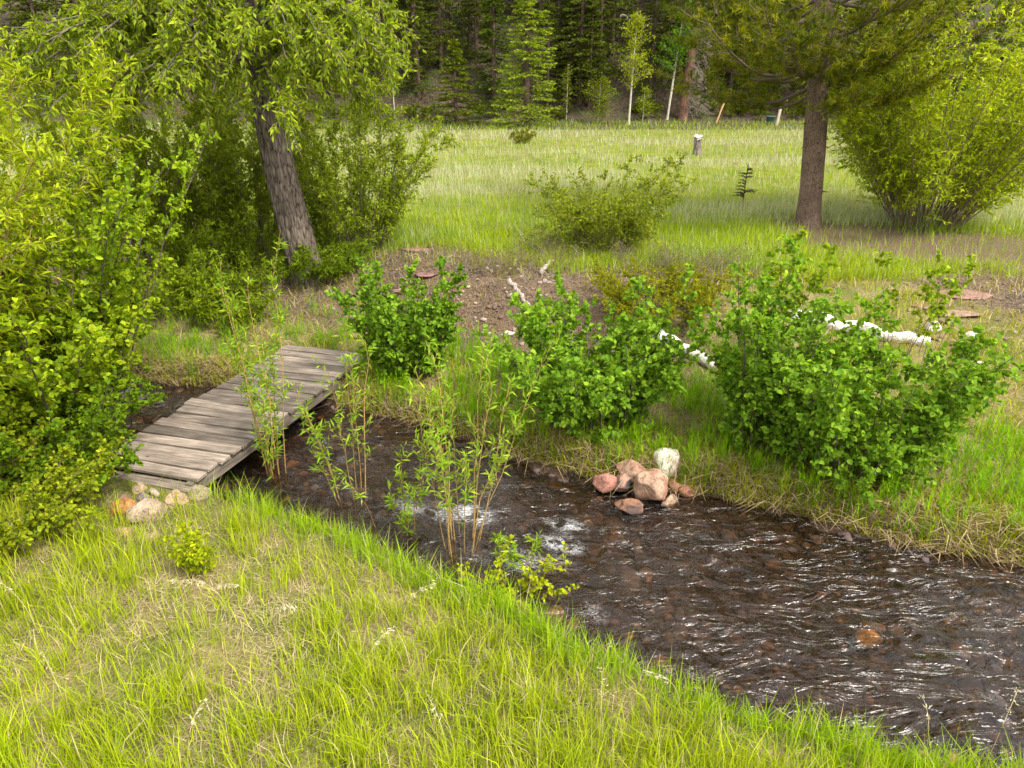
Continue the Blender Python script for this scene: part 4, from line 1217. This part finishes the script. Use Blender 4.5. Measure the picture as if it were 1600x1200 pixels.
# ------------------------------------------------------------------ logs, stakes, stump, timber
def log(name, p0, p1, r, label, material, seed, cat='log', wob=.03):
    rg = np.random.default_rng(seed)
    p0, p1 = np.asarray(p0, float), np.asarray(p1, float)
    t = np.linspace(0, 1, 14)[:, None]
    P = (p1 - p0) * t
    P[1:-1] += rg.normal(size=(12, 3)) * wob
    m = MB()
    r_ = np.linspace(r, r * .7, 14) * (1 + .035 * rg.normal(size=14))
    r_[0] *= .92
    P2 = np.concatenate([P[:1], P, P[-1:]])
    r2 = np.concatenate([[.004], r_, [.004]])
    P2[0] -= nrm(p1 - p0) * .01
    P2[-1] += nrm(p1 - p0) * .01
    tube(m, P2, r2, 10)
    return link(name, m.mesh(name, material, True), None, tuple(p0), label=label, category=cat)

for i, (a, b, r, lab) in enumerate([((908, 46), (945, 36), .16, 'pale fallen log propped across the dark firs'), ((926, 95), (946, 76), .12, 'short grey fallen log tilted up on the hillside'), ((907, 131), (940, 126), .10, 'thin fallen trunk low on the hillside among firs'), ((850, 137), (885, 133), .10, 'thin fallen pole right of the tall bright spruce'),
                                    ((955, 31), (990, 28), .12, 'fallen pole lying against the bare-stemmed pine'), ((1100, 160), (1135, 146), .08, 'dead pole leaning behind the orange stake'), ((786, 150), (812, 143), .08, 'dead pole lying beside the tall bright spruce'), ((965, 4), (982, 10), .1, 'dark fallen log high on the hillside')]):
    p, q = spot(*a), spot(*b)
    q = p + (q - p) * min(1, 4.5 / max(np.linalg.norm(q - p), .1))
    log('fallen_log', p + UP * .15, q + UP * .35, r, lab, M_LOG, 300 + i, 'log', .04)
p, q = spot(528, 466), spot(600, 450)
log('root_log', p + UP * .03, q + UP * .02, .09, 'dark crooked root lying on the bare soil by the leaning trunk', M_BARK_D, 320, 'root', .05)
p, q = spot(795, 440), spot(835, 492)
log('dead_branch', p + UP * .04, q + UP * .05, .05, 'dead stick lying down the bare bank', M_LOG, 321, 'branch', .02)
p, q = spot(845, 430), spot(862, 415)
log('dead_branch', p + UP * .05, q + UP * .1, .06, 'grey broken stub sticking out at the top of the bare bank', M_LOG, 322, 'branch', .02)

M_PALE = bark_mat('bleached_log', (.42, .39, .34), (.78, .76, .71), 10, 1.0, .5)
log('pale_log', spot(1008, 518) + UP * .05, spot(1116, 576) + UP * .04, .13, 'bleached pale log between the rounded shrub and the tall shrub', M_PALE, 323, 'log', .015)
log('pale_log', spot(1236, 500) + UP * .05, spot(1450, 540) + UP * .05, .13, 'long bleached pale log lying behind the widest shrub', M_PALE, 324, 'log', .02)
rock('boulder', 1456, 516, (.16, .13, .12), 'white stone beside the end of the long bleached log', (.7, .67, .62), 71, 'rock', .3, .3)
rock('boulder', 1516, 530, (.14, .09, .09), 'small white stone below the buff flagstone', (.7, .67, .62), 72, 'rock', .3, .3)
rock('boulder', 1528, 573, (.13, .08, .06), 'pale flat stone on the grass right of the widest shrub', (.66, .6, .52), 73, 'rock', .3, .3)

def stump():
    b = spot(1088, 243)
    root = empty('tree_stump', b, 'weathered tree stump with pale cut top standing in the meadow', 'stump')
    path = [[0, 0, -.1], [.01, 0, .3], [-.01, 0, .5], [0, 0, .85]]
    link('trunk', trunk_mesh('trunk', path, [.22, .17, .16, .18], 28, M_BARK_S, 330, .2, 2.2, .4), root)
    m = MB()
    an = np.arange(24) / 24 * 2 * np.pi
    rr = .185 * (1 + .10 * np.sin(an * 3) + .07 * np.sin(an * 5 + 1))
    top = np.stack([np.cos(an) * rr, np.sin(an) * rr, np.full(24, .90) + .05 * np.sin(an) + .03 * np.sin(an * 4)], 1)
    bot = top - UP * .10
    v = np.concatenate([top, bot, [[0, 0, .93]]])
    i = np.arange(24)
    j = (i + 1) % 24
    m.add(v, [np.stack([i, 24 + i, 24 + j, j], 1)[:, ::-1], np.stack([i, j, 0 * i + 48], 1)])
    link('cut_top', m.mesh('cut_top', plain_mat('cut_wood', (.72, .66, .58), .8, .15)), root)
M_BARK_S = bark_mat('stump_bark', (.07, .055, .05), (.26, .22, .20), 9, .4, .9)
stump()

def stake(px, py, ht, w, label, material, lean, seed, cat='post'):
    b = spot(px, py)
    m = box_mesh('post', ht, w, w, material, .01, seed, .004)
    return link('post', m, None, (b[0] + lean * ht / 2, b[1], b[2] + ht / 2 - .05), (0, R(-90) + lean, 0), label=label, category=cat)
stake(1119, 192, 1.5, .11, 'orange-tan wooden stake leaning in the far meadow', plain_mat('tan_wood', (.48, .27, .14), .8), .28, 3)
stake(1213, 196, 1.5, .17, 'leaning grey post at the far meadow edge', plain_mat('grey_wood', (.42, .36, .27), .85), .10, 4)
stake(1224, 178, 1.4, .14, 'dull brown post in the shade behind the leaning grey post', plain_mat('brown_wood', (.20, .14, .10), .85), .10, 5)

def tub():
    b = spot(1203, 193)
    m = MB()
    an = np.arange(20) / 20 * 2 * np.pi
    prof = [(.26, 0), (.30, .05), (.33, .34), (.36, .36), (.36, .41), (.31, .41), (.28, .1), (.0, .08)]
    v = np.concatenate([np.stack([np.cos(an) * r, np.sin(an) * r, np.full(20, z)], 1) for r, z in prof])
    i = np.arange(20)
    j = (i + 1) % 20
    m.add(v, [np.concatenate([np.stack([k * 20 + i, k * 20 + j, (k + 1) * 20 + j, (k + 1) * 20 + i], 1) for k in range(len(prof) - 1)])])
    link('tub', m.mesh('tub', plain_mat('teal_plastic', (.035, .075, .08), .5, .15), True), None, tuple(b + UP * .12), label='dark teal tub beside the leaning grey post', category='tub')
tub()
# young pine in the meadow
conifer_proto('pine_sapling', 'thin dark pine sapling in the meadow grass left of the pine', spot(1160, 322), seed=340, ht=1.25, rbase=.26, z0=.3, whorl=.24, per=4, tri=1, trunk_r=.018, droop=-.3, wneed=.012, lneed=.11, col=(.05, .085, .03), alt=(.11, .14, .04))

# ------------------------------------------------------------------ grass
def near_grass():
    rng = np.random.default_rng(400)
    m = MB()
    n = 190000
    x = rng.uniform(-6.2, 6.5, n)
    y = 2.0 + (rng.random(n) ** 1.15) * 7.0
    nt_ = 9000                                                   # most blades stand in tufts
    tx, ty = rng.uniform(-6.2, 6.5, nt_), 2.0 + (rng.random(nt_) ** 1.15) * 7.0
    th = rng.uniform(.65, 1.35, nt_)
    tcol = rng.random(nt_)
    ti = rng.integers(0, nt_, 140000)
    x[:140000], y[:140000] = tx[ti] + rng.normal(size=140000) * .045, ty[ti] + rng.normal(size=140000) * .045
    hs, tc_ = np.ones(n), rng.random(n)
    hs[:140000], tc_[:140000] = th[ti], tcol[ti]
    dn = (ynear(x) - y) * .88
    n1, n2 = fbm(x * 1.0 + 11, y * 1.0, 3), fbm(x * 4 + 5, y * 4, 2)
    dry = np.exp(-(((x + 2.6) / 1.3) ** 2 + ((y - 5.0) / .8) ** 2))
    dens = np.clip(sst(.28, .62, n1 * .6 + n2 * .5 - .15 * dry) , 0.2, 1) * sst(-.06, .05, dn)
    edge = np.exp(-(dn / .5) ** 2)
    dens = np.maximum(dens * (1 - .6 * dry), .9 * edge * (dn > -.05))
    k = rng.random(n) < dens
    k &= ~on_bridge(x, y)
    k &= ~((x < -3.1) & (y > 5.75) & (x > -5.0) & (rng.random(n) < .8))
    x, y, dn, n1, edge, hs, tc_ = x[k], y[k], dn[k], n1[k], edge[k], hs[k], tc_[k]
    P = np.stack([x, y, height(x, y) - .02], 1)
    N = len(x)
    H = rng.uniform(.14, .36, N) * (.75 + .6 * n1) * (1 + .05 * edge) * hs
    c = tints(rng, N, (.145, .24, .012), (.31, .38, .02), .25)
    c = c * (1 - .35 * tc_[:, None]) + np.array([.40, .40, .05]) * .35 * tc_[:, None]
    lush = (edge > .4)[:, None]
    c = np.where(lush, c * np.array([.8, .98, .9]), c)
    c[rng.random(N) < .08] = (.48, .41, .22)
    blades(m, P, H, rng.uniform(.004, .0095, N), .06 + .55 * rng.random(N) ** 1.6, c, rng)
    link('bank_grass', m.mesh('bank_grass', M_GRASS), label='bright yellow-green grass covering the near bank', category='grass', kind='stuff')
    # dead straw matted among it
    s = MB()
    n = 90000
    x = rng.uniform(-6, 6.5, n)
    y = 2.0 + rng.random(n) * 6.2
    dn = (ynear(x) - y) * .88
    n1 = fbm(x * 1.5 + 31, y * 1.5, 3)
    dry = np.exp(-(((x + 2.6) / 1.5) ** 2 + ((y - 5.0) / .9) ** 2))
    k = (rng.random(n) < np.clip(.8 * sst(.45, .65, n1) + .55 * dry, .1, 1)) & (dn > .12) & ~((x < -3.4) & (y > 6.6))
    x, y = x[k], y[k]
    N = len(x)
    P = np.stack([x, y, height(x, y) + rng.random(N) * .03], 1)
    c = tints(rng, N, (.30, .235, .14), (.55, .46, .30), .25, (1, 1, 1))
    blades(s, P, rng.uniform(.03, .11, N), rng.uniform(.003, .007, N), rng.uniform(.7, 1.9, N), c, rng, .25, True)
    link('dry_straw', s.mesh('dry_straw', M_GRASS), label='dead straw matted between the near bank grass', category='straw', kind='stuff')
near_grass()

def seed_stalks():
    rng = np.random.default_rng(410)
    pts = [(60, 930), (145, 905), (110, 1060), (210, 1130), (400, 895), (420, 860), (435, 935), (395, 935), (360, 910), (545, 1010), (575, 1005), (520, 1090), (300, 1190), (335, 1130), (630, 930), (870, 1060), (935, 1110), (1010, 1040), (1060, 1060), (1340, 1140), (1440, 1150), (1480, 1180), (1540, 1170), (1240, 1140), (700, 1150)][::2]
    for i, (px, py) in enumerate(pts):
        p = spot(px, min(py + 60, 1195))
        m = MB()
        a = rng.random() * 6.3
        d = np.array([math.cos(a), math.sin(a), 0])
        h = rng.uniform(.4, .75)
        t = np.linspace(0, 1, 8)[:, None]
        P = UP * h * t * (1 - .25 * t ** 3) + d * h * .45 * t ** 2.5
        tube(m, P, np.linspace(.0028, .0016, 8), 4, (.55, .46, .30))
        o = P[5:].repeat(9, 0) + rng.normal(size=(27, 3)) * .012
        leaves(m, o, nrm(d[None] * .7 - UP * .5 + rng.normal(size=(27, 3)) * .35), nrm(rng.normal(size=(27, 3))), .035, .007, tints(rng, 27, (.55, .48, .35), (.75, .70, .58), .28, (1, 1, 1)), 'lance')
        link('dry_seed_stalk', m.mesh('dry_seed_stalk', M_GRASS), None, tuple(p), label='dry straw-coloured seed stalk nodding above the near bank grass', category='grass stalk', group='dry seed stalks on the near bank')
seed_stalks()

def far_bank_growth():
    rng = np.random.default_rng(420)
    m = MB()
    # horsetails: soft upright plumes
    n = 9000
    x = rng.uniform(-9, 9.5, n)
    df = rng.random(n) ** 1.1 * 2.6
    y = yfar(x) + df / .88
    nz = fbm(x * 2.2, y * 2.2 + 7, 3)
    k = (rng.random(n) < sst(.36, .54, nz) * (1 - sst(1.9, 2.8, df)) * (.5 + .5 * sst(-3, -1.5, x))) & (df > .05) & ~on_bridge(x, y)
    x, y = x[k], y[k]
    N = len(x)
    H = rng.uniform(.2, .46, N)
    base = np.stack([x, y, height(x, y)], 1)
    col = tints(rng, N, (.10, .24, .012), (.20, .34, .02), .2)
    q = 16
    tt = rng.random((N, q))
    P = (base[:, None] + UP * (H[:, None] * tt * .85)[..., None]).reshape(-1, 3)
    Hh = (H[:, None] * (.30 * (1 - tt) + .12)).reshape(-1)
    blades(m, P, Hh, .0075, rng.uniform(.3, .9, N * q), np.repeat(col, q, 0), rng, .1, True)
    blades(m, base, H, .008, .08, col, rng, .1)
    link('horsetails', m.mesh('horsetails', M_GRASS), label='soft vivid green horsetails along the far bank', category='horsetail', kind='stuff')
    # mixed grass and straw on the slope behind
    g = MB()
    n = 106000
    x = rng.uniform(-11, 14, n)
    df = rng.random(n) * 9
    df[:26000] = rng.random(26000) ** 1.5 * .7
    y = yfar(x) + df / .88
    nz = fbm(x * .9 + 71, y * .9, 4)
    b = bare(x, y)
    k = (rng.random(n) < np.maximum(np.clip(sst(.34, .6, nz), .12, 1) * (1 - .86 * b), .95 * (df < .45))) & (df > -.03) & ~on_bridge(x, y, .03)
    x, y, nz, df = x[k], y[k], nz[k], df[k]
    N = len(x)
    P = np.stack([x, y, height(x, y) - .01], 1)
    c = tints(rng, N, (.13, .185, .018), (.27, .29, .03), .25)
    st = rng.random(N) < .2 + .2 * (df < .5) + .2 * (nz < .5) + .3 * bare(x, y)
    c[st] = tints(rng, int(st.sum()), (.30, .22, .12), (.50, .40, .24), .2, (1, 1, 1))
    H = rng.uniform(.10, .26, N) * (.8 + .5 * nz)
    blades(g, P, H, rng.uniform(.007, .014, N), np.where(st, rng.uniform(.5, 1.8, N), rng.uniform(.1, .8, N)), c, rng)
    link('slope_grass', g.mesh('slope_grass', M_GRASS), label='mixed green and straw grass on the far bank slope', category='grass', kind='stuff')
    # litter on the bare soil
    l = MB()
    n = 52000
    x = rng.uniform(-11, 15, n)
    y = yfar(x) + rng.uniform(1.0, 9.5, n)
    k = rng.random(n) < bare(x, y) * .9 + .05
    x, y = x[k], y[k]
    N = len(x)
    P = np.stack([x, y, height(x, y) + .012], 1)
    d = nrm(rng.normal(size=(N, 3)) * np.array([1, 1, .25]))
    leaves(l, P, d, nrm(UP + rng.normal(size=(N, 3)) * .4), rng.uniform(.02, .09, N), rng.uniform(.008, .024, N), tints(rng, N, (.07, .048, .032), (.30, .225, .15), .45, (1, 1, 1)), 'lance')
    link('leaf_litter', l.mesh('leaf_litter', M_GRASS), label='dead leaves and twigs scattered on the bare far bank', category='leaf litter', kind='stuff')
far_bank_growth()

def twig_litter():
    rng = np.random.default_rng(425)
    n = 26000
    x = rng.uniform(-10, 14, n)
    y = yfar(x) + rng.uniform(1.5, 9, n)
    k = rng.random(n) < bare(x, y) * .8 * sst(.35, .6, fbm(x * 1.6 + 9, y * 1.6, 3)) + .01
    x, y = x[k], y[k]
    n = len(x)
    d = nrm(rng.normal(size=(n, 3)) * np.array([1, 1, .30]) + UP * rng.random((n, 1)) ** 3 * 1.2)
    L = rng.uniform(.06, .34, n)
    t = np.linspace(0, 1, 3)
    P = np.stack([x, y, height(x, y) + .01], 1)[:, None] + L[:, None, None] * t[None, :, None] * d[:, None]
    P[:, 1] += rng.normal(size=(n, 3)) * .02
    m = MB()
    c = np.repeat(tints(rng, n, (.10, .072, .06), (.34, .28, .235), .3, (1, 1, 1)), 9, 0)
    tubes(m, P, np.repeat(np.array([[.006, .005, .003]]), n, 0) * rng.uniform(.5, 1.4, (n, 1)), 3, c)
    link('twig_litter', m.mesh('twig_litter', M_STEM), label='dead grey-brown twigs strewn over the bare far bank', category='twigs', kind='stuff')
twig_litter()

def meadow():
    rng = np.random.default_rng(430)
    m = MB()
    n = 260000
    u = rng.random(n)
    y = 1 / (1 / 13.5 + u * (1 / 57.5 - 1 / 13.5))
    x = rng.uniform(-.95, 1.05, n) * (y + 2)
    df = (y - yfar(x)) * .88
    b = bare(x, y)
    k = (df > 4.5) & (rng.random(n) < 1 - b * .95)
    x, y = x[k], y[k]
    N = len(x)
    sc = np.clip(y / 16, 1, 3.4)
    n1 = fbm(x * .09 + 3, y * .34, 4)
    n2 = fbm(x * .45 + 13, y * .6, 3)
    P = np.stack([x, y, height(x, y) - .03], 1)
    green = tints(rng, N, (.145, .25, .022), (.28, .37, .03), .2)
    blue = tints(rng, N, (.12, .21, .06), (.22, .31, .12), .2)
    pale = tints(rng, N, (.30, .36, .18), (.52, .53, .38), .2, (1, 1, 1))
    kp = sst(.46, .60, n1)[:, None]
    kb = sst(.50, .62, n2)[:, None]
    c = green * (1 - kb) + blue * kb
    far = sst(20, 26, y) * (1 - sst(50, 54, y))
    pp = (rng.random(N) < np.clip(kp[:, 0] * .78 * sst(16, 20, y) * (1 - sst(47, 52, y)) + .06 + .08 * far, 0, .85))
    c[pp] = pale[pp]
    H = rng.uniform(.16, .42, N) * (.8 + .4 * n2) * np.where(pp, 1.25, 1)
    W_ = rng.uniform(.007, .012, N) * sc
    ln_ = rng.uniform(.05, .5, N)
    for q, simple in ((y < 20, False), (y >= 20, True)):
        blades(m, P[q], H[q], W_[q], ln_[q], c[q], rng, .35, simple)
    link('meadow_grass', m.mesh('meadow_grass', M_GRASS), label='tall meadow grass with pale feathery seed heads', category='grass', kind='stuff')
meadow()
